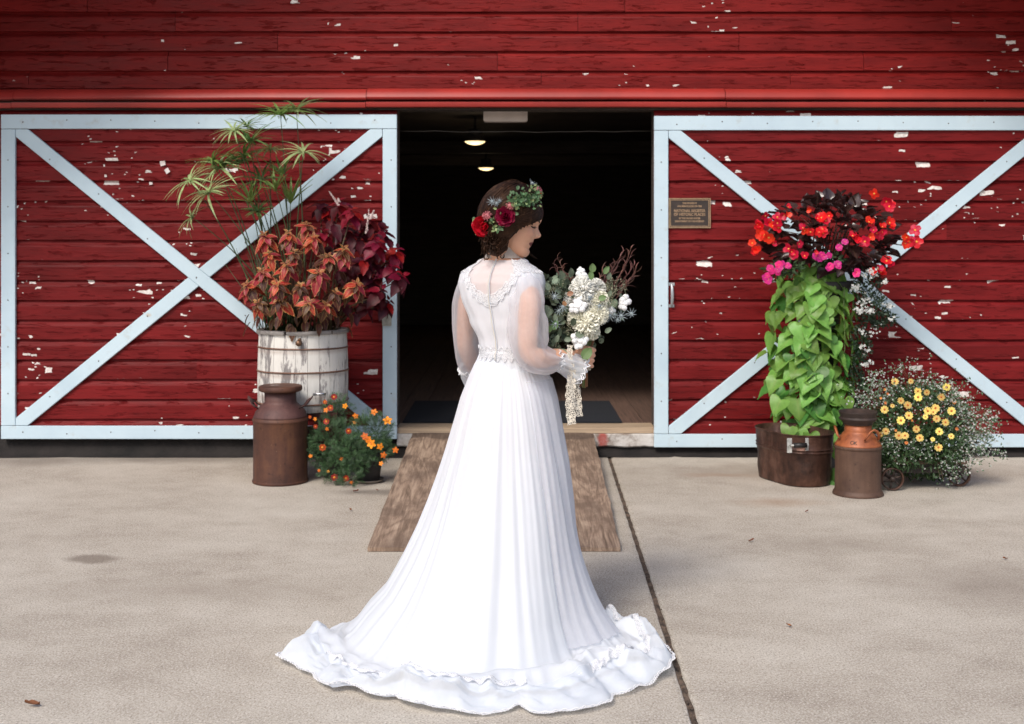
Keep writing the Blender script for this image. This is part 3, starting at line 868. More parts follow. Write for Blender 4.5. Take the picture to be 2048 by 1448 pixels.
# ---- white stave barrel (old wooden churn used as a planter)
bc = P(606, 665, 8.0); Y_B = bc.y; bz0, bz1 = .39, .872
bc = Vector((bc.x, Y_B, 0)); RB0, RB1 = .284, .277
barrel = empty('barrel_planter', (bc.x, bc.y, bz0)); tag(barrel, 'peeling white stave barrel bound with rusty hoops, planted with coleus', 'barrel')
def stave_mat():
    m = NT('peeling_white_staves'); p = m.vadd(m.pos(), m.n('ShaderNodeCombineXYZ', {0: m.math('MULTIPLY', m.rand(), 9.), 1: 0., 2: m.math('MULTIPLY', m.rand(), 5.)}).outputs[0])
    a = m.noise(m.mapping(p, (9, 9, 2.2)), 1.6, 7, .68, .5); b = m.noise(m.mapping(p, (60, 60, 7)), 1.4, 5, .7)
    f = m.math('ADD', m.math('MULTIPLY', a, .65), m.math('MULTIPLY', b, .35))
    f = m.math('ADD', f, m.math('MULTIPLY', m.math('SUBTRACT', m.rand(), .5), .07))
    c = m.ramp(f, [(.40, (.20, .185, .18)), (.455, (.30, .28, .275)), (.475, (.62, .60, .56)), (.75, (.74, .72, .68))])
    z = m.n('ShaderNodeSeparateXYZ', {0: m.pos()}).outputs[2]
    dirt = m.ramp(m.math('ADD', z, m.math('MULTIPLY', b, .12)), [(.43, .8), (.56, 0)])
    c = m.mix(dirt, c, (.12, .085, .065))
    for hz in (.492, .63, .778):
        d = m.math('ABSOLUTE', m.math('SUBTRACT', z, hz - .012))
        c = m.mix(m.math('MULTIPLY', m.ramp(d, [(.0, .55), (.022, 0)]), a), c, (.22, .10, .05))
    m.base(c); m.p(Roughness=.7); m.bump(f, .5, .004); return m.m
sm = stave_mat(); NS = 24
for k in range(NS):
    a0 = 2*PI*k/NS + .004; a1 = 2*PI*(k+1)/NS - .004; mb = MB(); g = []
    off = rnd.uniform(-.0012, .0012)
    for i in range(7):
        t = i/6; r = RB0 + (RB1-RB0)*t + .005*math.sin(PI*t) + off; z = bz0 + (bz1-bz0)*t
        for (rr, aa) in ((r, a0), (r, a0*.67+a1*.33), (r, a0*.33+a1*.67), (r, a1), (r-.022, a1), (r-.022, a0)):
            g.append((bc.x + rr*math.cos(aa), bc.y + rr*math.sin(aa), z))
    mb.grid(g, 7, 6, True); mb.face([5,4,3,2,1,0]); mb.face([36+i for i in range(6)])
    mb.build('stave', sm, barrel, False, True)
hoop_m = rusty('rusty_hoop_wire', (.10, .045, .028), (.17, .085, .055), (.30, .19, .14))
for hz in (.440, .492+.13*0, .636, .784):
    t = (hz-bz0)/(bz1-bz0); mb = MB(); g = []; n = 72
    rr = RB0 + (RB1-RB0)*t + .005*math.sin(PI*t) + .003; ph = rnd.random()*6
    if abs(hz - .492) < .001: continue
    for i in range(n):
        a = 2*PI*i/n; zz = hz + .0035*math.sin(a + ph) + .001*noise.noise(Vector((a*4, hz, 0)))
        for j in range(6):
            b = 2*PI*j/6; r_ = rr + .0045*math.cos(b)
            g.append((bc.x + r_*math.cos(a), bc.y + r_*math.sin(a), zz + .0055*math.sin(b)))
    base = len(mb.v); mb.v += g
    for i in range(n):
        i2 = (i+1) % n
        for j in range(6): mb.face([base+i*6+j, base+i2*6+j, base+i2*6+(j+1) % 6, base+i*6+(j+1) % 6])
    mb.build('hoop', hoop_m, barrel)
# grey wooden rim laid on top, in arcs
gw = planks_mat('grey_weathered_rim', (.30, .275, .26), (8, 8, 8))
for k in range(6):
    mb = MB(); g = []
    for i in range(10):
        a = R(k*60 + 2) + R(56.5)*i/9 + .3
        for (r, z) in ((.245, .873), (.292, .873), (.294, .885), (.290, .895), (.247, .896)): g.append((bc.x + r*math.cos(a), bc.y + r*math.sin(a), z + .0015*math.sin(a*5)))
    mb.grid(g, 10, 5, True); mb.face([4,3,2,1,0]); mb.face([45+i for i in range(5)])
    mb.build('rim', gw, barrel, False, True)
mb = MB(); mb.lathe([(0, .83), (.246, .84)], 32, (bc.x, bc.y, 0)); mb.build('potting_soil', M['soil'], barrel)
# brass knob and chromed handle
kp = P(598, 686, 7.72); mb = MB()
for (r0, r1, y0, y1) in ((.018, .020, 0, -.012), (.012, .013, -.012, -.03), (.02, .016, -.03, -.045)):
    mb.tube([(kp.x, kp.y+y0+.012, kp.z), (kp.x, kp.y+y1+.012, kp.z)], [r0, r1], 12)
mb.tube([(kp.x+.0, kp.y-.02, kp.z+.02), (kp.x+.012, kp.y-.03, kp.z+.026)], .008, 8)
mb.build('tap_fitting', rusty('old_brass', (.05, .025, .015), (.13, .07, .04), (.25, .14, .08), metal=.6, rough=.4), barrel)
kp = P(639, 789, 7.71); mb = MB()
mb.tube([kp + Vector((-.035, 0, 0)), kp + Vector((-.02, -.012, .004)), kp + Vector((.02, -.012, .005)), kp + Vector((.036, 0, .002))], [.009, .008, .008, .009], 10)
mb.build('handle', simple('dull_chrome', (.45, .45, .47), .25, .2, 20, .05, metal=.9), barrel)
# what the barrel stands on
st = empty('wooden_stand', (bc.x, bc.y, 0)); tag(st, 'low dark reddish wooden stand under the white barrel', 'stand')
dkred = simple('dark_red_wood', (.07, .022, .018), .8, .25, 8)
MB().box((bc.x-.25, bc.y-.23, .345), (bc.x+.25, bc.y+.25, .388)).build('top', dkred, st, False)
for sx in (-1, 1):
    for sy in (-1, 1):
        MB().box((bc.x+sx*.21-.03, bc.y+sy*.2-.03, .0015), (bc.x+sx*.21+.03, bc.y+sy*.2+.03, .344)).build('leg', dkred, st, False)
MB().box((bc.x-.18, bc.y-.222, .2), (bc.x+.18, bc.y-.19, .30)).build('apron', dkred, st, False)

# ---- coleus, variegated
cole_or = leaf_mat('coleus_copper_leaf', (.33, .014, .022), None, .2, .5, .35, edge=(.52, .28, .10), vein=(.42, .14, .075), spec=.4, ew=(.78, .95))
cole_shade = leaf_mat('coleus_inner_shade_leaf', (.075, .015, .010), None, .2, .5, .35, edge=(.26, .16, .06), vein=(.18, .12, .045), spec=.4, ew=(.78, .95))  # darker leaf copy, mostly deep in the plant; depth shade painted into it
cole_young = leaf_mat('coleus_young_leaf', (.26, .05, .02), None, .3, .5, .3, edge=(.52, .36, .14), vein=(.50, .33, .14), ew=(.6, .9))
ovate = lambda t: (math.sin(PI*min(1, t**.68)))**.85 if 0 < t < 1 else 0
cm = [[leafmb(1, .56, 10, ovate, .10, d, .09, seed=i).mesh('leaf', mt, True) for i, d in enumerate((.25, .45, .6))] for mt in (cole_or, cole_shade, cole_young)]
def rosette(parent, c, axis, size, whorls=((6, 1.0, -25, 0), (4, .6, 8, 0), (4, .28, 40, 2)), kind=0, jit=.25, meshes=cm, name='leaf'):
    axis = Vector(axis).normalized(); t1 = axis.orthogonal().normalized(); t2 = axis.cross(t1); a00 = rnd.random()*6
    for w, (n, s, el, kd) in enumerate(whorls):
        for k in range(n):
            a = a00 + w*.6 + 2*PI*k/n + rnd.uniform(-jit, jit)
            e = R(el + rnd.uniform(-14, 14))
            rad = t1*math.cos(a) + t2*math.sin(a)
            d = rad*math.cos(e) + axis*math.sin(e)
            d.z -= .35*s
            nn = axis*math.cos(e) - rad*math.sin(e) + Vector((0, -.15, .2))
            kk = kd if kd == 2 else (kind if rnd.random() < .8 else 1-kind if kind < 2 else 0)
            p = Vector(c) + axis*(.02*w*size/.1) + rad*.006
            link(name, rnd.choice(meshes[kk]), parent, mtx=frame(p, d, nn, size*s*rnd.uniform(.82, 1.15)))
col1 = empty('coleus', (bc.x, bc.y, .845)); tag(col1, 'copper and pink coleus with lime leaf edges spilling over the barrel front', 'plant', 'plants growing in the white barrel')
stem_m = simple('plant_stem', (.10, .07, .035), .6)
stm = MB()
spots = [(532,480,7.75),(578,476,7.7),(627,484,7.68),(613,459,7.8),(685,507,7.72),(574,538,7.62),(636,553,7.6),(528,550,7.68),(557,575,7.58),(499,577,7.72),(710,575,7.7),(617,611,7.58),(560,606,7.62),(588,512,7.66),(655,520,7.66),(520,610,7.7),(600,578,7.6),(668,590,7.66),(540,515,7.7),(650,615,7.66)]
root = Vector((bc.x, bc.y, .86))
for i, (x, y, d) in enumerate(spots):
    p = P(x, y, d); ax = (p - root); ax.z = abs(ax.z)*.8 + .10; ax.normalize(); ax = (ax + Vector((0, -.35, .35))).normalized()
    rosette(col1, p, ax, .104 if i < 13 else .09, whorls=((6, 1.0, -12, 0), (5, .66, 10, 0), (4, .30, 40, 2)), kind=0 if i < 13 or rnd.random() < .4 else 1)
    stm.tube([root + Vector((rnd.uniform(-.15, .15), rnd.uniform(-.15, .1), 0)), root.lerp(p, .55) + Vector((0, 0, .06)), p], [.006, .005, .004], 6)
for i in range(55):
    a = rnd.uniform(-PI, 0); r = rnd.uniform(.05, .34)
    p = Vector((bc.x + r*math.cos(a)*1.05, bc.y + r*math.sin(a)*.9, .90 + rnd.uniform(0, .52)*(1 - r*.9)))
    d = Vector((math.cos(a), math.sin(a), -1.2)); link('leaf', rnd.choice(cm[1]), col1, mtx=frame(p, d, (math.cos(a), math.sin(a), .5), rnd.uniform(.07, .10)))
stm.build('stem', stem_m, col1)
# ---- coleus, wine red
wine = leaf_mat('coleus_wine_leaf', (.20, .004, .018), (.30, .006, .03), .32, .5, .4, spec=.4)
wine_shade = leaf_mat('coleus_wine_shade_leaf', (.06, .003, .009), (.11, .004, .016), .25, .5, .4, spec=.35)  # darker copy of the wine leaf, shade put into its colour
cw = [[leafmb(1, .66, 8, ovate, .08, d, .07, wave=.03, seed=i).mesh('leaf', mt, True) for i, d in enumerate((.15, .3, .5))] for mt in (wine, wine_shade, wine)]
col2 = empty('coleus', (bc.x + .15, bc.y + .05, .845)); tag(col2, 'deep wine red coleus with pale flower spikes leaning right of the barrel', 'plant', 'plants growing in the white barrel')
root2 = Vector((bc.x + .12, bc.y + .02, .86)); stm = MB()
spots = [(677,412,7.95,0),(702,430,7.85,0),(751,492,7.8,0),(647,473,7.9,0),(799,560,7.85,0),(726,527,7.85,1),(758,588,7.85,1),(780,541,7.88,0),(736,447,8.0,1),(690,462,7.95,1),(660,430,8.05,0),(790,508,7.9,0),(715,486,7.95,1),(742,560,7.9,1),(700,545,7.9,1),(770,610,7.92,1),(730,615,7.95,1),(642,415,8.05,1),(765,470,8.0,1), (690,500,8.0,1)]
for i, (x, y, d, kd) in enumerate(spots):
    p = P(x, y, d); ax = (p - root2); ax.normalize(); ax = (ax + Vector((0, -.3, .5))).normalized()
    rosette(col2, p, ax, .105, whorls=((4, 1, -22, kd), (4, .85, 2, kd), (3, .4, 35, kd)), kind=kd, meshes=cw)
    stm.tube([root2 + Vector((rnd.uniform(-.08, .08), rnd.uniform(-.08, .08), 0)), root2.lerp(p, .5) + Vector((0, 0, .05)), p], [.006, .005, .004], 6)
for i in range(50):
    p = P(rnd.uniform(640, 775), rnd.uniform(440, 630), rnd.uniform(7.88, 8.1)); v = p - root2
    link('leaf', rnd.choice(cw[1]), col2, mtx=frame(p, (v.x + rnd.uniform(-.3, .3), -.5, -.5), (v.x, -.6, .7), rnd.uniform(.08, .12)))
stm.build('stem', stem_m, col2)
sp_m = simple('pale_flower_spike', (.55, .42, .40), .6, .2, 60)
for (x0, y0, x1, y1) in ((677,410,658,382), (678,404,676,396), (733,466,738,418), (741,438,748,420)):
    a, b = P(x0, y0, 7.84), P(x1, y1, 7.84); mb = MB(); n = 26
    mb.tube([a, b], [.003, .0015], 5)
    for i in range(n):
        t = i/n
        for k in range(3):
            q = rnd.random()*6.28; r = .007*(1-t*.5)
            mb.ball(a.lerp(b, t) + Vector((math.cos(q)*r, math.sin(q)*r, 0)), .0048*(1-.55*t), 5, 3)
    mb.build('flower_spike', sp_m, col2)

# ---- papyrus
pap = empty('papyrus', (bc.x - .08, bc.y + .02, .845)); tag(pap, 'tall umbrella papyrus fanning up from the back of the white barrel', 'plant', 'plants growing in the white barrel')
pgs = [leaf_mat('papyrus_leaf_%s' % nme, c, None, .3, .45, .3, spec=.4) for nme, c in (('green', (.17, .27, .07)), ('pale', (.34, .42, .19)), ('dark', (.10, .18, .055)))]
pstem = simple('papyrus_stem', (.045, .075, .025), .5, .2, 10)
lin = lambda t: (.35 + .65*min(1, t*4))*(1 - max(0, (t-.5)/.5)**1.6) if t < 1 else 0
def umbel_mesh(size, n, droop, spread, mat, seed, up=0):
    rr = random.Random(seed); mb = MB()
    for k in range(n):
        a = 2*PI*k/n + rr.uniform(-.2, .2); e = R(rr.uniform(*spread))
        d = Vector((math.cos(a)*math.cos(e), math.sin(a)*math.cos(e), math.sin(e)))
        L = size*rr.uniform(.7, 1.1)
        lm = leafmb(L, L*.075 + .003, 7, lin, .15, droop*rr.uniform(.6, 1.4), twist=0)
        mb.addmb(lm, frame((0, 0, 0), d, (0, 0, 1)))
    if seed % 2 == 0:
        for k in range(16):
            a = rr.random()*6.28; p = Vector((math.cos(a), math.sin(a), rr.uniform(-.6, .2)))*size*.22*rr.random()
            mb.ball(p, .004, 5, 3); mb.uv += [(.5, .5)]*(len(mb.v)-len(mb.uv))
    return mb.mesh('umbel', mat)
ums = [(561,231,.155,0,1),(593,222,.14,1,1),(469,263,.12,1,1),(494,254,.10,2,.7),(489,313,.15,0,.9),(502,284,.13,2,.8),(440,338,.16,1,1.1),(381,363,.13,1,1.2),(419,386,.15,1,1.2),(564,352,.13,0,.3),(502,405,.12,0,.3),(581,408,.13,0,.25),(385,435,.10,1,1.2),(606,306,.13,1,1.1),(541,300,.10,1,1.2),(523,362,.13,2,.8),(552,380,.10,0,.4),(426,322,.14,0,.9),(516,424,.09,2,.7),(452,330,.12,2,.8),(478,325,.12,2,.8)]
for i, (x, y, s, mi, dr) in enumerate(ums):
    d = 7.95 + .12*math.sin(i*2.3) - (.12 if x < 450 else 0); p = P(x, y, d)
    b = Vector((bc.x - .10 + .11*math.sin(i*1.7) + (x-520)*.0003, bc.y + .02 + .06*math.cos(i*2.1), .85))
    ctrl = Vector((b.x*.55 + p.x*.45, b.y, b.z + (p.z-b.z)*.62))
    pts = [(b*(1-t)**2 + ctrl*2*t*(1-t) + p*t*t) for t in [k/10 for k in range(11)]]
    MB().tube(pts, [.0062 - .0004*k for k in range(11)], 6).build('stem', pstem, pap)
    me = umbel_mesh(s*(1.28 if i not in (5, 9, 10, 11, 14, 15, 16) else 1.55), 24 if dr > .5 else 16, .55*dr, ((5, 50) if dr > .5 else (28, 80)), pgs[mi], i)
    ax = (pts[-1] - pts[-3]).normalized()
    link('umbel', me, pap, mtx=Matrix.Translation(p) @ Vector((0, 0, 1)).rotation_difference(ax).to_matrix().to_4x4())
mb = MB()
for i in range(60):
    b = Vector((bc.x - .14 + rnd.uniform(-.13, .13), bc.y + rnd.uniform(-.1, .1), .85)); d = Vector((rnd.uniform(-.55, .25), rnd.uniform(-.2, .2), 1)).normalized()*rnd.uniform(.3, .62)
    mb.tube([b, b + d*.5 + Vector((0, 0, .03)), b + d + Vector((d.x*.12, 0, 0))], [.003, .0028, .0012], 4)
tag(mb.build('thin_stems', pstem, pap), kind='stuff')

# ---- marigolds in dark pots at the barrel foot
def feather_leaf():
    mb = MB()
    for t, l in ((.2, .35), (.4, .42), (.6, .38), (.8, .28)):
        for s in (-1, 1):
            n = len(mb.v); mb.v += [(t, 0, 0), (t+.10, s*l*.55, .02), (t+.24, s*l, -.05), (t+.13, s*l*.4, .0)]; mb.face([n, n+1, n+2, n+3] if s < 0 else [n, n+3, n+2, n+1])
    n = len(mb.v); mb.v += [(0, -.015, 0), (.85, -.04, 0), (1.15, 0, -.08), (.85, .04, 0), (0, .015, 0)]; mb.face(range(n, n+5))
    return mb
def foliage(blobs, n, proto, size, up=.4, rr=rnd, inner=.35):
    mb = MB()
    tot = sum(b[3]*b[4] for b in blobs)
    for (c, dr, _, rx, rz) in blobs:
        k = int(n*rx*rz/tot)
        for i in range(k):
            v = rvec(rr); f = rr.uniform(inner, 1)**.6
            p = c + Vector((v.x*rx*f, v.y*dr*f, v.z*rz*f))
            d = (v + rvec(rr)*.7 + Vector((0, 0, up))).normalized()
            mb.addmb(proto, frame(p, d, v + rvec(rr)*.5 + Vector((0, -.2, .5)), size*rr.uniform(.6, 1.3)))
    return mb
mg_leaf = plain_stuff_leaf('marigold_foliage', (.05, .105, .04), None, .2, .5, 18, .45)
fl_m = lambda name, c, tr=None, rough=.5, fac=.3: leaf_mat(name, c, tr, fac, rough, .15)
def petal_flower(n, L, W, cup, mats, center=.22, layers=1, cz=.06, wf=None, droop=.2, seed=0, fringe=0):
    rr = random.Random(seed); mb = MB(); mb.uv = []
    wf = wf or (lambda t: (math.sin(PI*min(1, .12+t*.80)))**.7)
    for l in range(layers):
        for k in range(n):
            a = 2*PI*(k + l*.5)/n + rr.uniform(-.12, .12); e = cup + l*.5 + rr.uniform(-.1, .1)
            d = Vector((math.cos(a)*math.cos(e), math.sin(a)*math.cos(e), math.sin(e)))
            lm = leafmb(L*(1-.22*l), W*(1-.15*l), 4, wf, .08, droop, wave=.06, seed=k)
            mb.addmb(lm, frame(d*.04*L, d, (0, 0, 1)))
    mb.cur = 1
    mb.ball((0, 0, cz*L), center*L, 8, 4, (1, 1, .6)); mb.uv += [(.5, .5)]*(len(mb.v)-len(mb.uv)); mb.cur = 0
    return mb.mesh('flower', mats)
mar_or = fl_m('marigold_orange_petal', (.85, .24, .015), (.9, .3, .02)); mar_dk = fl_m('marigold_rust_petal', (.38, .035, .008)); mar_c = simple('marigold_centre', (.72, .22, .02), .7, .3, 90)
f_or = petal_flower(5, .024, .017, .15, [mar_or, mar_c], .28); f_dk = petal_flower(7, .019, .016, .25, [mar_dk, mar_c], .42, 1); f_bud = petal_flower(6, .012, .010, .9, [mar_or, mar_c], .4)
def face_cam(p, jit=.35, up=.35):
    return (Vector((rnd.uniform(-jit, jit) - p.x*.1, -1, up + rnd.uniform(-jit, jit)))).normalized()
def put_flower(me, parent, p, s=1.0, jit=.35, up=.35, name='flower'):
    z = face_cam(p, jit, up); x = rvec(); x = (x - z*x.dot(z)).normalized(); y = z.cross(x)
    m = Matrix((x, y, z)).transposed().to_4x4(); m.translation = p
    return link(name, me, parent, mtx=m @ Matrix.Scale(s, 4))
fp = feather_leaf()
pot_m = simple('black_plastic_pot', (.018, .017, .018), .45, .1, 6, .05)
def pot(px, d, r, h, label, group, saucer=None, mat=pot_m, name='flower_pot'):
    g = P(px, 484, d); g.z = .0015
    e = empty(name, g); tag(e, label, 'pot', group)
    z0 = .012 if saucer else 0
    MB().lathe([(0, z0), (r*.78, z0), (r*.8, z0+.003), (r*.97, h*.86), (r*1.03, h*.87), (r*1.05, h), (r*.98, h), (r*.93, h*.9), (0, h*.88)], 36, g).build('body', mat, e, True, True)
    if saucer: MB().lathe([(0, 0), (r*.95, 0), (r*1.1, .018), (r*1.13, .018), (r*1.0, .004), (0, .0035)], 36, g).build('saucer', saucer, e, True, True)
    return g
sauc = simple('clay_saucer', (.17, .14, .115), .7)
pg = pot(737, 7.56, .085, .15, 'dark pot on a saucer under the marigold nearest the ramp', 'marigold pots', sauc)
pg2 = pot(672, 7.72, .095, .20, 'dark pot under the marigold between milk can and ramp-side marigold', 'marigold pots')
ma = empty('marigold', (pg.x, pg.y, .14)); tag(ma, 'bushy marigold with bright orange flowers beside the ramp', 'plant', 'marigolds')
B = lambda px, py, d, ry, rx, rz: (P(px, py, d), ry, 0, rx, rz)
fo = foliage([B(742,862,7.55,.12,.125,.105), B(752,900,7.5,.10,.10,.07), B(700,905,7.45,.10,.10,.10), B(722,930,7.42,.05,.04,.05)], 1500, fp, .034)
tag(fo.build('foliage', mg_leaf, ma, False), kind='stuff')
for (x, y, s) in ((741,885,1.0),(729,872,.9),(735,878,.9),(743,888,1.1),(760,893,.9),(748,824,.9),(775,841,1.15),(767,910,.8),(791,900,.8),(762,927,.6)): put_flower(f_or, ma, P(x, y, 7.36 if y > 860 else 7.5), s)
put_flower(f_dk, ma, P(697, 862, 7.34), .9)
mb2 = empty('marigold', (pg2.x, pg2.y, .19)); tag(mb2, 'loose marigold with dark rust-red flowers beside the milk can', 'plant', 'marigolds')
fo = foliage([B(676,825,7.72,.09,.085,.10), B(662,880,7.6,.13,.13,.14), B(672,940,7.5,.12,.10,.08), B(700,952,7.42,.08,.07,.05), B(640,900,7.6,.08,.08,.10)], 1700, fp, .034)
tag(fo.build('foliage', mg_leaf, mb2, False), kind='stuff')
for (x, y, s, k) in ((668,794,1,1),(650,804,.7,1),(661,816,1,1),(653,843,1,1),(711,832,.8,0),(690,812,.7,0),(631,853,.7,1),(645,895,1.1,1),(669,955,1.15,1),(692,957,1.0,1),(703,965,.5,0),(683,918,.5,0),(620,834,.6,1),(630,838,.5,0),(621,912,.5,0),(654,858,.5,0),(709,845,.5,0),(652,820,.7,0),(638,941,.4,0),(656,943,.4,0)):
    put_flower([f_or, f_dk][k], mb2, P(x, y, 7.42 if y > 860 else 7.55), s)

# ================================================================= right-hand group
copper = NT('tarnished_copper'); _p = copper.pos(); _n = copper.noise(_p, 5, 6, .65); _q = copper.noise(copper.mapping(_p, (8, 8, 2)), 2, 5)
copper.base(copper.ramp(copper.math('ADD', copper.math('MULTIPLY', _n, .6), copper.math('MULTIPLY', _q, .4)), [(.36, (.04, .024, .02)), (.5, (.11, .055, .04)), (.64, (.24, .13, .098))]))
copper.p(Metallic=.65, Roughness=copper.ramp(_n, [(.3, .5), (.7, .3)])); copper.bump(copper.noise(_p, 9, 3, .6), .5, .02)
tc = P(1588, 484, 7.62); tc.z = .0015
tub = empty('copper_wash_boiler', tc); tag(tub, 'dented copper wash boiler tub with black handle in front of the vine', 'tub')
ta = R(112)      # long axis
def stad(r, L, n=40):
    out = []
    for i in range(n):
        a = 2*PI*i/n; x = r*math.cos(a); y = r*math.sin(a)
        x += L*math.copysign(1, math.cos(a))*min(1, abs(math.cos(a))*6)
        out.append((x, y))
    return out
def tubring(r, L, z, dent=0):
    ca, sa = math.cos(ta), math.sin(ta); o = []
    for (x, y) in stad(r, L):
        X = tc.x + x*ca - y*sa; Y = tc.y + x*sa + y*ca
        n = noise.noise(Vector((X*9, Y*9, z*11)))
        k = 1 + dent*n
        k *= .86 + .12*z; o.append((tc.x + (X-tc.x)*k, tc.y + (Y-tc.y)*k, tc.z + z))
    return o
mb = MB(); rows = []
prof = [(.172, 0, .006), (.181, 0, .004), (.183, .0, .010), (.184, 0, .03), (.186, .05, .07), (.188, .06, .11), (.19, .05, .15), (.191, .02, .185), (.192, 0, .195), (.198, 0, .201), (.192, 0, .207), (.192, 0, .212), (.198, 0, .218), (.192, 0, .224), (.193, 0, .26), (.194, 0, .298), (.199, 0, .301), (.200, 0, .307), (.195, 0, .310), (.190, 0, .306), (.188, 0, .2), (.17, 0, .02)]
for (r, dn, z) in prof: rows += tubring(r, .115, z, dn*1.1)
mb.grid(rows, len(prof), 40, True); mb.face([i for i in reversed(range(40))])
k = len(mb.v) - 40; mb.face([k+i for i in range(40)])
o = mb.build('body', copper.m, tub, True, True); autosmooth(o, 50)
hx = P(1596, 881, 7.335)
hp = [Vector((hx.x + dx, hx.y + dy, .263)) for dx, dy in ((-.05, -.012), (-.046, -.04), (.05, -.036), (.053, -.006))]
MB().tube([hp[1] + Vector((.012, 0, 0)), hp[2] + Vector((-.008, 0, 0))], .0145, 12).build('handle', simple('black_handle_wood', (.012, .01, .01), .5), tub)
zinc = simple('zinc_bracket', (.42, .42, .40), .5, .3, 40, metal=.4)
mb = MB(); mb.box((hp[0].x - .016, hp[0].y - .0, .215), (hp[0].x + .012, hp[0].y + .006, .300)); mb.tube([hp[0] + Vector((0, .005, .0)), hp[1], hp[1] + Vector((.012, 0, 0))], .006, 8); mb.build('bracket', zinc, tub, False)
mb = MB(); mb.tube([hp[3] + Vector((0, .005, 0)), hp[2], hp[2] + Vector((-.008, 0, 0))], .006, 8); mb.box((hp[3].x - .01, hp[3].y, .225), (hp[3].x + .008, hp[3].y + .008, .300)); mb.build('bracket', zinc, tub, False)

# tall planter hidden in the vine
pc = Vector((P(1640, 484, 8.02).x, 8.02 - DW, 0)); 
tp_ = empty('tall_planter', (pc.x, pc.y, .0015)); tag(tp_, 'tall dark planter almost hidden under the green vine and red begonia', 'planter')
MB().lathe([(0, .002), (.15, .002), (.15, .02), (.12, .05), (.11, .6), (.125, 1.0), (.17, 1.12), (.2, 1.17), (.205, 1.2), (.18, 1.2), (.17, 1.17), (0, 1.16)], 40, (pc.x, pc.y, .0015)).build('body', simple('dark_planter', (.02, .018, .016), .6), tp_, True, True)

# sweet potato vine
vine_m = leaf_mat('lime_vine_leaf', (.19, .38, .075), (.30, .52, .08), .35, .42, .16, vein=(.24, .38, .09), spec=.4)
vine_shade = leaf_mat('vine_shade_leaf', (.07, .20, .035), (.11, .28, .045), .32, .42, .18, vein=(.13, .25, .06), spec=.4)  # darker leaf copy that paints shade low and right on the vine
hv = [[heartmb(1, w, i).mesh('leaf', mt, True) for i, w in enumerate((1.1, 1.25, 1.0, 1.18, 1.05))] for mt in (vine_m, vine_shade)]
vine = empty('sweet_potato_vine', (pc.x, pc.y, 1.17)); tag(vine, 'lime green heart-leaved vine cascading down the tall planter into the copper tub', 'plant', 'plants in the tall planter')
prof_v = [(530, 1590, 1690), (570, 1556, 1705), (620, 1538, 1712), (700, 1538, 1712), (780, 1540, 1712), (830, 1552, 1705), (870, 1590, 1690)]
def vx(y):
    for (a, b) in zip(prof_v, prof_v[1:]):
        if a[0] <= y <= b[0]:
            t = (y-a[0])/(b[0]-a[0]); return a[1]+(b[1]-a[1])*t, a[2]+(b[2]-a[2])*t
    return prof_v[-1][1:]
stv = MB(); rows = 24; cnt = 0
for r in range(rows):
    y = 535 + (862-535)*r/(rows-1); a, b = vx(y); n = 9
    for k in range(n):
        u = (k + .5 + rnd.uniform(-.35, .35) + (r % 2)*.5)/n
        if u > 1.02: continue
        yy = y + rnd.uniform(-9, 9); px = a + (b-a)*u
        ang = PI*(1-u); rad = .29*(b-a)/175
        dep = 8.02 - rad*math.sin(max(.05, min(PI-.05, ang)))*.9
        p = P(px, yy, dep); out = Vector((math.cos(ang), -math.sin(ang)*.9, 0))
        d = (out*rnd.uniform(.3, .7) + Vector((rnd.uniform(-.95, .95), 0, rnd.uniform(-1.1, -.45)))).normalized()
        nn = out + Vector((rnd.uniform(-.3, .3), 0, rnd.uniform(.35, .85)))
        s = rnd.choice((.06, .085, .10, .115, .13))*rnd.uniform(.9, 1.1); p += Vector((rnd.gauss(0, .02), 0, 0))
        kd = 0 if rnd.random() < (.9 if yy < 660 else .7 if u < .8 else .35) else 1
        link('leaf', rnd.choice(hv[kd]), vine, mtx=frame(p, d, nn, s))
        stv.tube([p, p - out*.08 + Vector((0, 0, .015)), p - out*.13 + Vector((0, 0, -.01))], [.0016, .002, .003], 4); cnt += 1
for (x, y, d, s, dx) in ((1655,945,7.5,.12,.2),(1648,965,7.48,.11,-.2),(1643,905,7.55,.10,.3),(1662,893,7.55,.09,.5),(1597,860,7.5,.11,-.2),(1620,868,7.45,.1,.1),(1660,872,7.7,.1,.1),(1675,820,7.72,.1,.3),(1690,800,7.75,.1,.4),(1580,855,7.5,.09,-.5),(1562,800,7.7,.11,-.7),(1553,760,7.75,.11,-.7)):
    link('leaf', rnd.choice(hv[rnd.random() < .4]), vine, mtx=frame(P(x, y, d), (dx, -.3, -1), (dx, -1, .5), s))
for k in range(7):
    a = -PI*k/6 if k else -.1
    pts = [Vector((pc.x + .15*math.cos(a), pc.y + .15*math.sin(a), 1.2))] + [Vector((pc.x + (.20+.02*math.sin(q*2+k))*math.cos(a+.1*math.sin(q)), pc.y + .2*math.sin(a), 1.15 - q*.125)) for q in range(8)]
    stv.tube(pts, .004, 5)
stv.build('stem', simple('vine_stem', (.10, .15, .04), .5), vine)
MB()  # trailing stem into the tub side
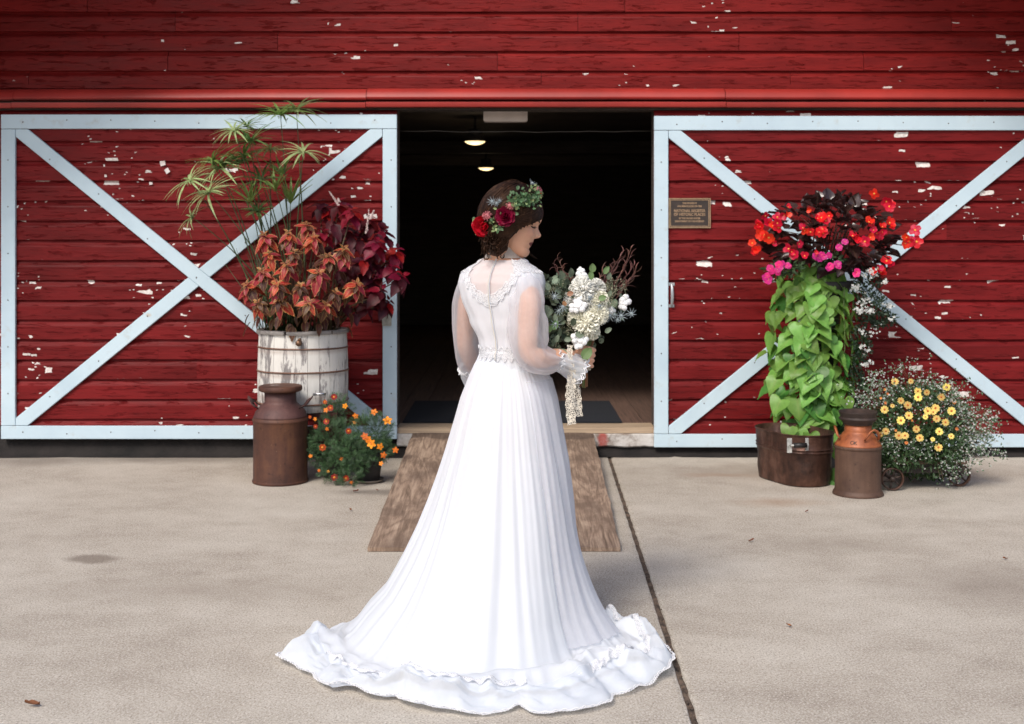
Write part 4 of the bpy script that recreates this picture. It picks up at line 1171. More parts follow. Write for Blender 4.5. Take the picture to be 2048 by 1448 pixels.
# begonia
beg = empty('begonia', (pc.x, pc.y, 1.18)); tag(beg, 'dark bronze-leaved begonia with coral red flowers crowning the tall planter', 'plant', 'plants in the tall planter')
bl = leaf_mat('begonia_bronze_leaf', (.035, .016, .016), (.10, .02, .02), .15, .28, .4, vein=(.07, .04, .025), spec=.7)
blm = [leafmb(1, .8, 6, lambda t: (math.sin(PI*min(1, t**.55)))**.7 if 0 < t < 1 else 0, f, d, .02, wave=.05, seed=i).mesh('leaf', bl) for i, (f, d) in enumerate(((.15, .2), (.22, .35), (.08, .1)))]
cen = P(1655, 480, 7.98)
for i in range(285):
    v = rvec(); v.y = -abs(v.y) if rnd.random() < .75 else v.y
    f = rnd.uniform(.55, 1)**.5
    p = cen + Vector((v.x*.40*f, v.y*.27*f, v.z*.26*f + .02))
    if p.z < 1.17 and abs(v.x) < .3: p.z += .15
    d = (v*Vector((1, 1, .6)) + rvec()*.6 + Vector((0, -.1, .15))).normalized()
    link('leaf', rnd.choice(blm), beg, mtx=frame(p, d, v*.5 + Vector((0, -.3, 1)) + rvec()*.4, rnd.uniform(.065, .115)))
mb = MB()
for i in range(26):
    v = rvec(); v.z = abs(v.z); p = cen + Vector((v.x*.38, v.y*.25 - .02, v.z*.22))
    mb.tube([Vector((pc.x + v.x*.08, pc.y + v.y*.08, 1.17)), cen.lerp(p, .5), p], [.006, .005, .003], 5)
mb.build('stem', simple('begonia_stem', (.09, .03, .022), .45), beg)
bp = fl_m('begonia_coral_petal', (.76, .014, .035), (.88, .03, .05), .4, .4); bcn = simple('begonia_centre', (.8, .35, .06), .6)
bf = [petal_flower((4, 5, 3)[i], .036, .036, .15 + .35*i, [bp, bcn], .2, 1, wf=lambda t: (math.sin(PI*min(1, .1+t*.8)))**.5, droop=.15, seed=i) for i in range(3)]
S3 = 3.483
bfl = [(1005,95),(1090,150),(1110,185),(1125,165),(405,190),(560,210),(640,265),(610,270),(690,250),(665,285),(380,245),(400,255),(330,260),(280,290),(300,320),(260,300),(190,310),(210,325),(220,380),(240,385),(270,400),(300,440),(330,300),(340,330),(155,440),(170,495),(190,485),(510,335),(520,350),(560,362),(620,365),(645,345),(650,370),(970,295),(985,300),(1110,300),(1120,330),(1060,330),(1060,360),(1020,370),(1040,390),(975,400),(1000,350),(940,430),(855,390),(885,390),(885,420),(430,500),(450,520),(480,445),(410,480),(520,530),(590,505),(1290,350),(1230,400),(1250,430),(1270,410),(1300,430),(1220,440),(1090,565),(1120,580),(1000,635),(1030,620),(1060,610),(1050,640),(245,250)]
for (x, y) in bfl:
    X, Yp = 1460 + x/S3, 360 + y/S3
    q = ((X-1655)/140)**2 + ((Yp-480)/110)**2
    d = 7.95 - .27*math.sqrt(max(.08, 1-min(1, q))) - .05
    put_flower(rnd.choice(bf), beg, P(X, Yp, d), rnd.uniform(.66, 1.12), .8, .15)
imp = empty('impatiens', (pc.x - .1, pc.y - .08, 1.18)); tag(imp, 'magenta pink impatiens tucked between begonia and lime vine', 'plant', 'plants in the tall planter')
ipm = fl_m('impatiens_pink_petal', (.72, .03, .26), (.9, .05, .35), .4, .35); ipl = plain_stuff_leaf('impatiens_leaf', (.05, .10, .035))
ifl = petal_flower(5, .021, .026, .12, [ipm, bcn], .12, wf=lambda t: (math.sin(PI*min(1, .15+t*.75)))**.5)
for (x, y) in ((640,520),(655,535),(690,525),(625,545),(600,530),(700,600),(690,610),(750,585),(755,600),(280,615),(290,635),(340,590),(365,580),(400,595),(330,625),(335,645),(260,665),(245,680),(265,700),(885,640),(880,655),(760,470),(800,430),(345,610),(410,600),(270,690)):
    put_flower(ifl, imp, P(1460 + x/S3, 360 + y/S3, 7.66), rnd.uniform(.8, 1.15), .5, .2)
tag(foliage([B(1550,545,7.74,.05,.06,.05), B(1655,520,7.74,.05,.12,.03), B(1580,535,7.74,.05,.08,.04)], 200, leafmb(1, .45, 3), .04).build('foliage', ipl, imp, False), kind='stuff')
# white trailing flowers on the right of the planter
def star4(s=1):
    mb = MB()
    for k in range(4):
        a = k*PI/2; n = len(mb.v); c_, s_ = math.cos(a), math.sin(a)
        mb.v += [(0, 0, 0), (c_*.6 - s_*.35, s_*.6 + c_*.35, .1), (c_*1.1, s_*1.1, .16), (c_*.6 + s_*.35, s_*.6 - c_*.35, .1)]
        mb.face(range(n, n+4))
    return mb
wfm = simple('small_white_petals', (.55, .56, .53), .6, .1, 30, 0); st4 = star4()
eu = plain_stuff_leaf('grey_green_foliage', (.085, .15, .075), None, .2, .6, 30, .4); dgl = plain_stuff_leaf('dark_green_foliage', (.022, .045, .022), None, .2, .5, 20, .5)
tr = empty('white_trailing_flower', (pc.x + .12, pc.y, 1.18)); tag(tr, 'airy white-flowered trailer hanging at the right side of the tall planter', 'plant', 'plants in the tall planter')
lf = leafmb(1, .5, 3)
tag(foliage([B(1735,560,7.9,.10,.10,.09), B(1745,620,7.85,.10,.11,.12), B(1765,640,7.85,.06,.09,.05), B(1722,690,7.85,.08,.06,.14), B(1712,770,7.9,.08,.05,.16), B(1700,840,7.9,.1,.07,.12)], 2200, lf, .024).build('foliage', dgl, tr, False), kind='stuff')
mb = MB()
for (px, py, n, sx, sy) in ((1745,548,40,16,9),(1712,575,26,12,10),(1728,605,34,14,14),(1722,620,30,10,8),(1738,622,24,10,6),(1770,565,18,7,6),(1778,610,22,12,7),(1748,655,12,20,16),(1727,665,10,10,10),(1730,700,8,8,12),(1725,692,10,6,4),(1732,730,16,8,5),(1742,725,12,6,4),(1783,638,10,5,4)):
    for i in range(n):
        p = P(px + rnd.gauss(0, sx*.5), py + rnd.gauss(0, sy*.5), 7.72 + rnd.uniform(-.03, .08)); z = face_cam(p, .6)
        mb.addmb(st4, frame(p, rvec(), z, rnd.uniform(.006, .0105)))
tag(mb.build('white_flowers', wfm, tr, False), kind='stuff')

# ---- cart with iron wheels and the yellow flower mound
cc = P(1838, 484, 7.50); cc.z = 0
cart = empty('wheeled_cart', (cc.x, cc.y, .0015)); tag(cart, 'low dark cart with spoked iron wheels under the yellow flowers', 'cart')
dark_wood = planks_mat('dark_cart_wood', (.03, .021, .018), (1, 14, 14)); cart_edge = planks_mat('worn_cart_edge', (.15, .085, .055), (1, 14, 14))
for k in range(4):
    y = cc.y - .19 + k*.1
    MB().box((cc.x - .20, y + .002, .150), (cc.x + .22, y + .098, .172)).build('plank', cart_edge if k == 0 else dark_wood, cart, False)
MB().box((cc.x - .19, cc.y - .17, .095), (cc.x + .21, cc.y - .13, .1495)).build('beam', dark_wood, cart, False)
MB().box((cc.x - .19, cc.y + .14, .095), (cc.x + .21, cc.y + .18, .1495)).build('beam', dark_wood, cart, False)
wr = .066
def wheel(x, y):
    w = MB(); c_ = (x, y, wr + .0015)
    g = []
    for i in range(36):
        a = 2*PI*i/36
        for (r, yy) in ((wr, -.015), (wr, .015), (wr - .008, .015), (wr-.010, .004), (wr - .010, -.004), (wr - .008, -.015)): g.append((c_[0] + r*math.cos(a), y + yy, c_[2] + r*math.sin(a)))
    base = len(w.v); w.v += g
    for i in range(36):
        i2 = (i+1) % 36
        for j in range(6): w.face([base+i*6+j, base+i*6+(j+1) % 6, base+i2*6+(j+1) % 6, base+i2*6+j])
    ob = w.build('wheel', rusty('wheel_rim_rust', (.03, .015, .01), (.07, .032, .02), (.12, .055, .035)), cart)
    for k in range(6):
        a = k*PI/3 + .3; s = MB(); s.tube([(c_[0] + .014*math.cos(a), y, c_[2] + .014*math.sin(a)), (c_[0] + (wr-.008)*math.cos(a), y, c_[2] + (wr-.008)*math.sin(a))], [.007, .005], 6); s.build('spoke', rust_dk, ob)
    h = MB(); h.tube([(c_[0], y - .022, c_[2]), (c_[0], y + .02, c_[2])], .015, 12); h.build('hub', rust_dk, ob)
wxl = P(1783, 484, 7.31).x
for (x, y) in ((wxl, cc.y - .205), (cc.x + .21, cc.y - .08), (wxl, cc.y + .205), (cc.x + .20, cc.y + .205)): wheel(x, y)
for x in (wxl, cc.x + .15): MB().tube([(x, cc.y - .2, wr), (x, cc.y + .2, wr)], .009, 8).build('axle', rust_dk, cart)
fpot = empty('flower_pot', (cc.x, cc.y, .1725)); tag(fpot, 'dark round pot on the wheeled cart, hidden by yellow and white flowers', 'pot')
MB().lathe([(0, 0), (.13, 0), (.17, .13), (.178, .15), (.165, .15), (.155, .13), (0, .125)], 36, (cc.x, cc.y, .1728)).build('body', pot_m, fpot, True, True)
yl = empty('yellow_flower_plant', (cc.x, cc.y, .30)); tag(yl, 'mound of small yellow daisy-like flowers with orange eyes above the cart', 'plant', 'plants in the cart pot')
yc = P(1842, 862, 7.50)
tag(foliage([(yc, .27, 0, .31, .29), B(1800,900,7.35,.12,.13,.12), B(1880,890,7.35,.12,.14,.13)], 6500, leafmb(1, .3, 3, droop=.4), .036, inner=.5).build('foliage', plain_stuff_leaf('flower_mound_leaf', (.04, .085, .026), None, .2, .5, 16, .45), yl, False), kind='stuff')
ypm = leaf_mat('yellow_petal', (.80, .60, .17), (.9, .7, .2), .3, .5, .1, center=None); yce = simple('orange_eye', (.50, .13, .02), .7)
yf = petal_flower(9, .021, .015, .1, [ypm, yce], .30, droop=.1); ybud = petal_flower(7, .015, .012, .8, [fl_m('orange_bud', (.75, .28, .09)), yce], .3)
S5 = 3.606
for (x, y, s, k) in ((1117,300,1,0),(1232,298,.75,0),(1490,340,1.05,0),(1283,368,.95,0),(1347,378,.8,0),(1285,412,1.1,0),(1452,412,1,0),(1160,438,.9,0),(1210,470,1.05,0),(1043,502,1.05,0),(1410,492,1.1,0),(1355,512,1.05,0),(1395,520,.8,0),(1525,512,1.1,0),(1218,545,1.05,0),(1337,555,.7,0),(1418,568,1,0),(1482,594,.95,0),(1160,580,1.1,0),(1272,643,.95,0),(1052,658,.95,0),(1437,660,1,0),(1145,690,1.1,0),(1190,690,1,0),(1297,706,1,0),(1523,694,.8,0),(1390,716,.6,0),(1432,775,1.05,0),(1200,743,.8,1),(1043,357,.6,1),(1015,420,.6,1),(1048,455,.7,1),(1065,388,.6,1),(1545,450,.9,1),(1100,475,.6,0),(1240,580,.5,1),(1565,640,.8,1),(1122,652,.6,1),(1015,680,.7,0)):
    X, Yp = 1480 + x/S5, 680 + y/S5
    q = ((X-1842)/115)**2 + ((Yp-862)/105)**2
    d = 7.5 - .29*math.sqrt(max(.12, 1-min(1, q))) - .03
    put_flower([yf, ybud][k], yl, P(X, Yp, d), s*1.04, .25, .3)
wh = empty('white_filler_flower', (cc.x + .05, cc.y, .30)); tag(wh, 'cloud of tiny white flowers spreading around the yellow mound', 'plant', 'plants in the cart pot')
mbf = MB(); mbl = MB(); mst = MB()
def spray(px, py, n, sx, sy, d, s=1.0):
    for i in range(n):
        p = P(px + rnd.gauss(0, sx), py + rnd.gauss(0, sy), d + rnd.uniform(-.08, .08)); z = face_cam(p, .7)
        mbf.addmb(st4, frame(p, rvec(), z, rnd.uniform(.0035, .0066)*s))
        for q in range(1):
            o_ = rvec()*.012; mbl.addmb(lf, frame(p + o_, rvec(), z, rnd.uniform(.012, .022)))
        if rnd.random() < .16: mst.tube([p, p.lerp(Vector((cc.x + .05, cc.y, .4)), .22)], [.0008, .0012], 3, False)
for a in ((1790,740,16,18,8),(1815,728,12,18,6),(1840,745,10,14,6),(1745,752,20,8,10),(1745,795,110,22,16),(1770,770,50,22,12),(1840,768,60,40,9),(1885,775,50,20,12),(1910,800,40,18,14),(1930,830,90,20,20),(1950,860,120,24,20),(1935,880,120,22,22),(1900,860,60,20,30),(1960,900,80,20,16),(1920,920,80,24,14),(1900,945,60,16,12),(1815,895,60,30,12),(1790,880,40,16,14),(1840,910,50,30,12),(1985,840,30,8,8),(1975,870,30,12,8),(2000,905,16,14,4),(1925,950,14,10,8),(1860,800,40,40,30),(1820,830,30,40,30),(1780,850,16,16,30)):
    spray(a[0], a[1], int(a[2]*(1.9 if a[1] < 900 else 1.0)), a[3], a[4], 7.28 + (.16 if a[1] < 800 else 0) + (.05 if a[0] > 1920 else 0))
tag(mbf.build('white_flowers', wfm, wh, False), kind='stuff'); tag(mbl.build('foliage', eu, wh, False), kind='stuff'); tag(mst.build('twigs', simple('thin_twig', (.20, .11, .07), .6), wh), kind='stuff')

# ---- dry leaves, twigs on the concrete
dlm = leaf_mat('dry_leaf', (.20, .07, .035), None, .1, .7, .3)
dl_me = leafmb(1, .5, 5, ovate, .35, -.25, .1, wave=.15).mesh('dry_leaf', dlm)
for i, (x, y, s, lab) in enumerate(((80,1413,.045,'curled reddish dry leaf near the lower left corner of the concrete'), (706,985,.035,'brown dry leaf on the concrete in front of the marigold pots'), (1583,1256,.022,'flat brown leaf scrap alone on the open concrete right of the train'), (702,1023,.025,'dark scrap of leaf left of the ramp edge'), (1610,1026,.022,'small dry leaf on concrete in front of the copper tub'), (2015,1120,.03,'dark twiggy scrap at the right edge of the concrete'), (1497,1085,.03,'thin straw-coloured leaf blade on the concrete right of the joint'), (757,983,.018,'tiny dry leaf at the foot of the nearest marigold pot'))):
    g = G(x, y); o = link('dry_leaf', dl_me, None, mtx=frame((g.x, g.y, .006), (rnd.uniform(-1, 1), rnd.uniform(-.6, .6), 0), (0, 0, 1), s))
    tag(o, lab, 'leaf', 'dry leaves on the concrete')
# twig tips of a bush at the left edge of the frame

# ================================================================= the bride
AB = R(27)                                     # her body is turned this far to her right
BF = Vector((math.sin(AB), math.cos(AB), 0)); BR = Vector((math.cos(AB), -math.sin(AB), 0))
BC = P(1012, 484, 4.58); BC.z = 0
bride = empty('person', (BC.x, BC.y, .0015)); tag(bride, 'bride in long white dress seen from behind, head turned right, holding a bouquet', 'person')
SEC = [(.70, .135, .10, 0, 0), (.82, .142, .105, 0, 0), (.92, .130, .095, 0, 0), (.98, .100, .078, .002, 0), (1.045, .088, .076, .002, 0), (1.09, .092, .079, 0, 0), (1.16, .121, .092, -.008, 0), (1.25, .151, .103, -.016, 0),
       (1.30, .160, .100, -.019, .0), (1.33, .156, .090, -.021, .004), (1.355, .125, .076, -.021, .008), (1.375, .088, .064, -.020, .012), (1.395, .060, .054, -.018, .016), (1.42, .0485, .0485, -.014, .020), (1.46, .047, .047, -.006, .026), (1.50, .048, .048, .004, .032)]
def sec(z):
    for a, b in zip(SEC, SEC[1:]):
        if z <= b[0]:
            t = max(0, (z-a[0])/(b[0]-a[0])); t = t*t*(3-2*t)*.5 + t*.5
            return [a[i]+(b[i]-a[i])*t for i in range(1, 5)]
    return SEC[-1][1:]
def T(phi, z, off=0):
    """torso surface; phi 0 = her right, 90 = front, 270 = back"""
    w, d, cu, cv = sec(z); c, s = math.cos(phi), math.sin(phi)
    e = .87
    u = cu + (w+off)*math.copysign(abs(c)**e, c); v = cv + (d+off)*math.copysign(abs(s)**e, s)
    if s < 0: v += .010*math.exp(-(c/.25)**2)*(1 if z > 1.05 else 0)      # hollow of the spine
    p = BC + BR*u + BF*v; p.z = z; return p
# head: profile rows (z, front x, back x, half width) in cm; forward +x
HR = [(-.6, 6.6, 2.6, 1.2), (0, 7.5, 1.2, 2.4), (1, 8.1, 0, 3.4), (2, 8.15, -1.2, 4.1), (3, 7.45, -2.2, 4.7), (3.7, 7.85, -2.9, 5.1), (4.3, 8.1, -3.5, 5.4), (4.8, 7.9, -4.0, 5.6), (5.3, 8.35, -4.5, 5.8), (5.9, 8.25, -5.2, 6.0),
      (6.6, 8.1, -6.0, 6.2), (7.5, 8.25, -7.0, 6.5), (8.5, 8.2, -8.0, 6.7), (9.5, 7.95, -8.8, 6.9), (10.5, 7.7, -9.4, 7.0), (11.5, 8.0, -9.8, 7.1), (12.5, 8.75, -10.1, 7.3), (13.8, 8.9, -10.2, 7.3), (15.3, 8.5, -10.1, 7.2),
      (17, 7.6, -9.4, 6.9), (18.7, 6.3, -8.2, 6.2), (20.3, 5.2, -6.7, 5.3), (21.5, 3.1, -4.3, 3.5), (22.2, 1.0, -2.0, 1.6), (22.4, -.3, -.7, .2)]
NOSE = [(6.6, 0), (7.1, .55), (7.5, 1.75), (8.0, 2.35), (8.5, 2.25), (9.2, 1.7), (10.0, 1.15), (11, .6), (12, .15), (12.8, 0)]
def lerp_t(tab, x):
    if x <= tab[0][0]: return tab[0][1]
    for a, b in zip(tab, tab[1:]):
        if x <= b[0]: return a[1] + (b[1]-a[1])*(x-a[0])/(b[0]-a[0])
    return tab[-1][1]
HS = .0108; HP = R(17); HY = R(-3)
HM = Matrix.Translation(P(1083, 474, 4.575)) @ Matrix.Rotation(HY, 4, 'Z') @ Matrix.Rotation(HP, 4, 'Y') @ Matrix.Scale(HS, 4) @ Matrix.Translation((-10.45, 0, -8.0))
def headv(a, i, lip=False):
    z, xf, xb, w = HR[i]; cx = (xf+xb)*.5; rx = (xf-xb)*.5
    c, s = math.cos(a), math.sin(a)
    ef = .80 if c > 0 else .95
    y = w*math.copysign(abs(s)**(.95), s)
    x = cx + rx*math.copysign(abs(c)**ef, c)
    if c > 0:
        x += lerp_t(NOSE, z)*math.exp(-(y/(.75 + .45*math.exp(-((z-7.7)/.7)**2)))**2)
        # sockets, cheek, lips, chin
        x -= .75*math.exp(-((abs(y)-3.1)/1.5)**2 - ((z-11.0)/1.0)**2)
        x += .42*math.exp(-((abs(y)-3.9)/1.7)**2 - ((z-8.6)/1.5)**2)
        x += .22*math.exp(-((abs(y)-3.05)/1.0)**2 - ((z-10.9)/.55)**2)
        k = math.exp(-(y/2.3)**4)
        x -= (1-k)*.45*math.exp(-((z-4.8)/1.1)**2)
    return Vector((x, y, z))
rows = []; NA = 72
HRI = HR
hm_ = MB(); pts = []
for i in range(len(HR)):
    for k in range(NA):
        pts.append(HM @ headv(2*PI*k/NA, i))
hm_.grid(pts, len(HR), NA, True); hm_.face([k for k in reversed(range(NA))]); b0 = (len(HR)-1)*NA; hm_.face([b0+k for k in range(NA)])
body = MB(); body.addmb(hm_, Matrix.Identity(4))
# torso
zs = [.70 + .80*i/44 for i in range(45)]; g = []
for z in zs:
    for k in range(48): g.append(T(2*PI*k/48, z))
n0 = len(body.v); body.grid(g, 45, 48, True); body.face([n0+k for k in reversed(range(48))]); body.face([n0+44*48+k for k in range(48)])
# neck up into the head
body.tube([BC + BR*(-.016) + BF*.018 + Vector((0, 0, 1.36)), HM @ Vector((-3.0, 0, 3)), HM @ Vector((-2.2, 0, 8))], [.056, .050, .052], 24)
def limb(pts, rad, n=20):
    # smooth path (Catmull-Rom)
    P_ = [Vector(p) for p in pts]; out = []; rr = []
    for i in range(len(P_)-1):
        p0, p1, p2, p3 = P_[max(i-1, 0)], P_[i], P_[i+1], P_[min(i+2, len(P_)-1)]
        for k in range(6):
            t = k/6
            out.append(.5*((2*p1) + (p2-p0)*t + (2*p0-5*p1+4*p2-p3)*t*t + (3*p1-p0-3*p2+p3)*t**3)); rr.append(rad[i] + (rad[i+1]-rad[i])*t)
    out.append(P_[-1]); rr.append(rad[-1])
    return out, rr
RA = [P(1046, 560, 4.53), P(1058, 600, 4.49), P(1057, 640, 4.47), P(1056, 700, 4.46), P(1078, 716, 4.47), P(1115, 714, 4.52), P(1146, 713, 4.57)]
RR = [.040, .043, .039, .034, .036, .031, .0235]; LR = [.034, .035, .033, .030, .030, .027, .021]
LA = [P(950, 560, 4.63), P(936, 600, 4.66), P(932, 640, 4.69), P(930, 688, 4.73), P(938, 712, 4.78), P(950, 742, 4.86), P(962, 765, 4.92)]
for A in ((RA, RR), (LA, LR)):
    o_, r_ = limb(*A); body.tube(o_, r_, 20)
    body.ball(A[0][0], .040 if A is not None and A[1] is RR else .036, 16, 10)
# right hand round the stems: palm, four fingers and a thumb
SA, SB = P(1166, 770, 4.585), P(1186, 640, 4.62)      # stem axis
sax = (SB-SA).normalized(); sc0 = SA.lerp(SB, .44)
wr_ = RA[-1]; h1 = (sc0 - wr_); h1 = (h1 - sax*h1.dot(sax)).normalized(); h2 = sax.cross(h1)
body.tube([wr_, wr_.lerp(sc0, .35) + h2*.006, sc0 - h1*.030 + h2*.004], [.023, .026, .028], 16, True, .62)
body.ball(sc0 - h1*.028, .034, 16, 10, (.75, .75, 1.05))
for k in range(4):
    base = sc0 - h1*.026 + sax*(.030 - .0195*k); r_ = .0225; L = [1, 1.06, 1, .85][k]; ch = []
    for j in range(7):
        a = R(200 - 38*j*L); ch.append(sc0 + sax*(.030 - .0195*k - .001*j) + (h1*math.cos(a) - h2*math.sin(a))*(r_ + .004*(j == 2)))
    body.tube(ch, [.0095, .0093, .009, .0086, .0082, .0078, .0065], 10)
ch = [sc0 - h1*.03 + sax*.012 + h2*.012, sc0 - h1*.016 + sax*.032 + h2*.024, sc0 + h1*.004 + sax*.040 + h2*.025, sc0 + h1*.018 + sax*.040 + h2*.018]
body.tube(ch, [.013, .011, .0098, .0075], 12)
# left hand, relaxed in front of her
wl_ = LA[-1]; hd = (LA[-1]-LA[-2]).normalized(); hs = hd.cross(Vector((0, 0, 1))).normalized()*1.0; hn = hs.cross(hd)
body.tube([wl_, wl_ + hd*.04, wl_ + hd*.085], [.022, .030, .028], 16, True, .5)
for k in range(4):
    b_ = wl_ + hd*.07 + hn*0 + hs*(.0); off_ = (k-1.5)*.0185; b_ = wl_ + hd*.075 + hs*off_
    L = [.062, .072, .068, .052][k]
    body.tube([b_, b_ + hd*L*.45 - hn*.006, b_ + hd*L*.8 - hn*.016, b_ + hd*L - hn*.03], [.0092, .0086, .008, .0065], 10)
body.tube([wl_ + hd*.02 - hs*.02, wl_ + hd*.045 - hs*.042, wl_ + hd*.075 - hs*.05], [.012, .0105, .008], 10)
# legs and feet, under the skirt
for s in (-1, 1):
    hip = BC + BR*s*.085; o_, r_ = limb([hip + Vector((0, 0, .82)), hip + Vector((0, 0, .62)), hip + BR*s*.0 + BF*.01 + Vector((0, 0, .46)), hip + Vector((0, 0, .30)), hip - BF*.01 + Vector((0, 0, .09))], [.088, .078, .056, .054, .036])
    body.tube(o_, r_, 20); body.tube([hip - BF*.04 + Vector((0, 0, .035)), hip + BF*.05 + Vector((0, 0, .035)), hip + BF*.15 + Vector((0, 0, .022))], [.033, .036, .022], 14)
bme = body.mesh('body', None, True, False)
tmpo = bpy.data.objects.new('body_source', bme); COL.objects.link(tmpo)
md = tmpo.modifiers.new('remesh', 'REMESH'); md.mode = 'VOXEL'; md.voxel_size = .0030; md.use_smooth_shade = True
m2 = tmpo.modifiers.new('smooth', 'SMOOTH'); m2.factor = .5; m2.iterations = 3
bpy.context.view_layer.update()
bm2 = bpy.data.meshes.new_from_object(tmpo.evaluated_get(bpy.context.evaluated_depsgraph_get()))
bpy.data.objects.remove(tmpo); bm2.name = 'body'
# skin colouring: lips and blush belong to the skin itself
skin = NT('skin'); at = skin.n('ShaderNodeVertexColor', layer_name='tint')
skin.base(at.outputs[0]); skin.p(Roughness=.48); skin.b.inputs['Subsurface Weight'].default_value = .12; skin.b.inputs['Subsurface Radius'].default_value = (.02, .008, .004)
skin.b.inputs['Subsurface Scale'].default_value = .4; skin.bump(skin.noise(skin.pos(), 260, 2), .08, .001)
ca_ = bm2.color_attributes.new('tint', 'FLOAT_COLOR', 'POINT')
HMi = HM.inverted(); SK = (.64, .345, .225); cols = []
for v in bm2.vertices:
    c = SK
    if v.co.z > 1.38:
        q = HMi @ v.co
        if q.x > 5.5:
            ay = abs(q.y)
            up = 5.75 - .25*ay**1.1 if ay > .5 else 5.55 + .25*ay
            if ay < 2.7 and 3.55 + .30*ay < q.z < up + .1 and q.x > 5.6: c = (.13, .012, .022)
            elif ((ay-4.2)/2.2)**2 + ((q.z-8.2)/1.5)**2 < 1: c = (.63, .325, .22)
    cols += [c[0], c[1], c[2], 1]
ca_.data.foreach_set('color', cols)
bm2.materials.clear(); bm2.materials.append(skin.m)
bm2.polygons.foreach_set('use_smooth', [True]*len(bm2.polygons))
link('body', bm2, bride)
# lashes and brow, both sides
lash = MB()
for s in (-1, 1):
    def hp(y, z, o=.12):
        i = min(range(len(HR)), key=lambda j: abs(HR[j][0]-z)); best = None
        for k in range(NA):
            v = headv(2*PI*k/NA, i)
            if v.x > 2 and (best is None or abs(v.y - y) < abs(best.y - y)): best = v
        j = min(len(HR)-1, i+1) if HR[i][0] < z else max(0, i-1)
        v = Vector((best.x, y, z)); return v
    def fx(y, z):
        # front x at (y,z) by search on interpolated rows
        lo = max(j for j in range(len(HR)) if HR[j][0] <= z); hi = min(len(HR)-1, lo+1); t = (z-HR[lo][0])/max(1e-6, HR[hi][0]-HR[lo][0]); xs = []
        for r_ in (lo, hi):
            best = min((headv(PI*.5*(k/60-.0)*(1 if y > 0 else -1), r_) for k in range(61)), key=lambda v: abs(v.y-y)); xs.append(best.x)
        return xs[0] + (xs[1]-xs[0])*t
    line = []
    for k in range(8):
        t = k/7; y = s*(1.7 + 2.9*t); z = 10.75 - .55*math.sin(PI*t)*.8 - .15*t
        line.append(HM @ Vector((fx(y, z) + .16, y, z)))
    lash.tube(line, [.0009, .0013, .0016, .0017, .0018, .0018, .0016, .001], 6)
    for k in range(12):
        t = (k+.5)/12; y = s*(2.0 + 2.7*t); z = 10.7 - .5*math.sin(PI*t); x = fx(y, z) + .1
        lash.tube([HM @ Vector((x, y, z)), HM @ Vector((x + .5, y + s*.15*t, z - .15)), HM @ Vector((x + .85, y + s*.35*t, z + .05))], [.0007, .0005, .0002], 4)
    brow = []
    for k in range(8):
        t = k/7; y = s*(1.5 + 3.6*t); z = 12.35 + .55*math.sin(PI*t*.75); brow.append(HM @ Vector((fx(y, z) + .06, y, z)))
    lash.tube(brow, [.0022, .0028, .003, .0028, .0025, .002, .0015, .0008], 6, True, .5)
lash.build('eyelashes', simple('dark_lashes', (.02, .012, .01), .6), bride)

# ---- hair
def hair_mat():
    m = NT('brown_hair'); uv = m.n('ShaderNodeTexCoord').outputs['Object']
    n = m.noise(uv, 60, 4, .7); w_ = m.noise(m.mapping(uv, (1, 1, .35)), 34, 3); m.base(m.ramp(m.math('ADD', m.math('MULTIPLY', n, .4), m.math('MULTIPLY', w_, .6)), [(.36, (.007, .003, .0024)), (.54, (.022, .0095, .006)), (.72, (.11, .052, .028))]))
    m.p(Roughness=.42); m.b.inputs['Specular IOR Level'].default_value = .3; m.b.inputs['Specular Tint'].default_value = (.9, .6, .42, 1)
    m.bump(n, .3, .002); return m.m
hair_m = hair_mat()
HC = P(1020, 433, 4.575); HRX, HRY, HRZ = .116, .108, .130
HT = Matrix.Translation(HC) @ Matrix.Rotation(R(22), 4, 'Y')
def he(lat, lon, k=1.0):
    """hair ellipsoid; lon 0 = forward (+x), -90 = camera side"""
    return HT @ Vector((HRX*k*math.cos(lat)*math.cos(lon), HRY*k*math.cos(lat)*math.sin(lon), HRZ*k*math.sin(lat)))
def face_edge(p):
    """True where the face must stay clear (world point)"""
    q = HMi @ p
    lim = lerp_t([(-2, -4.5), (2, -1.8), (4, .3), (6, 1.6), (8, 2.6), (10, 4.8), (11.5, 6.6), (13, 8.2), (14.5, 10.5), (17, 14)], q.z)
    return q.x > lim and q.z < 17
hb = MB(); g = []; NL, NO = 40, 72
for i in range(NL+1):
    lat = -PI/2 + PI*i/NL
    for k in range(NO):
        lon = 2*PI*k/NO; p = he(lat, lon, 1 + .018*noise.noise(Vector((lat*3, math.cos(lon)*2, math.sin(lon)*2)))); g.append(p)
hb.grid(g, NL+1, NO, True)
hb.f = [f for f in hb.f if not face_edge(sum((Vector(hb.v[i]) for i in f), Vector())/4)]; hb.mi = [0]*len(hb.f)
hb.ball(P(994, 482, 4.56), .054, 20, 14, (.85, .85, 1.08))
hair = hb.build('hair', hair_m, bride)
sm_ = hair.modifiers.new('thickness', 'SOLIDIFY'); sm_.thickness = .004; sm_.offset = -1
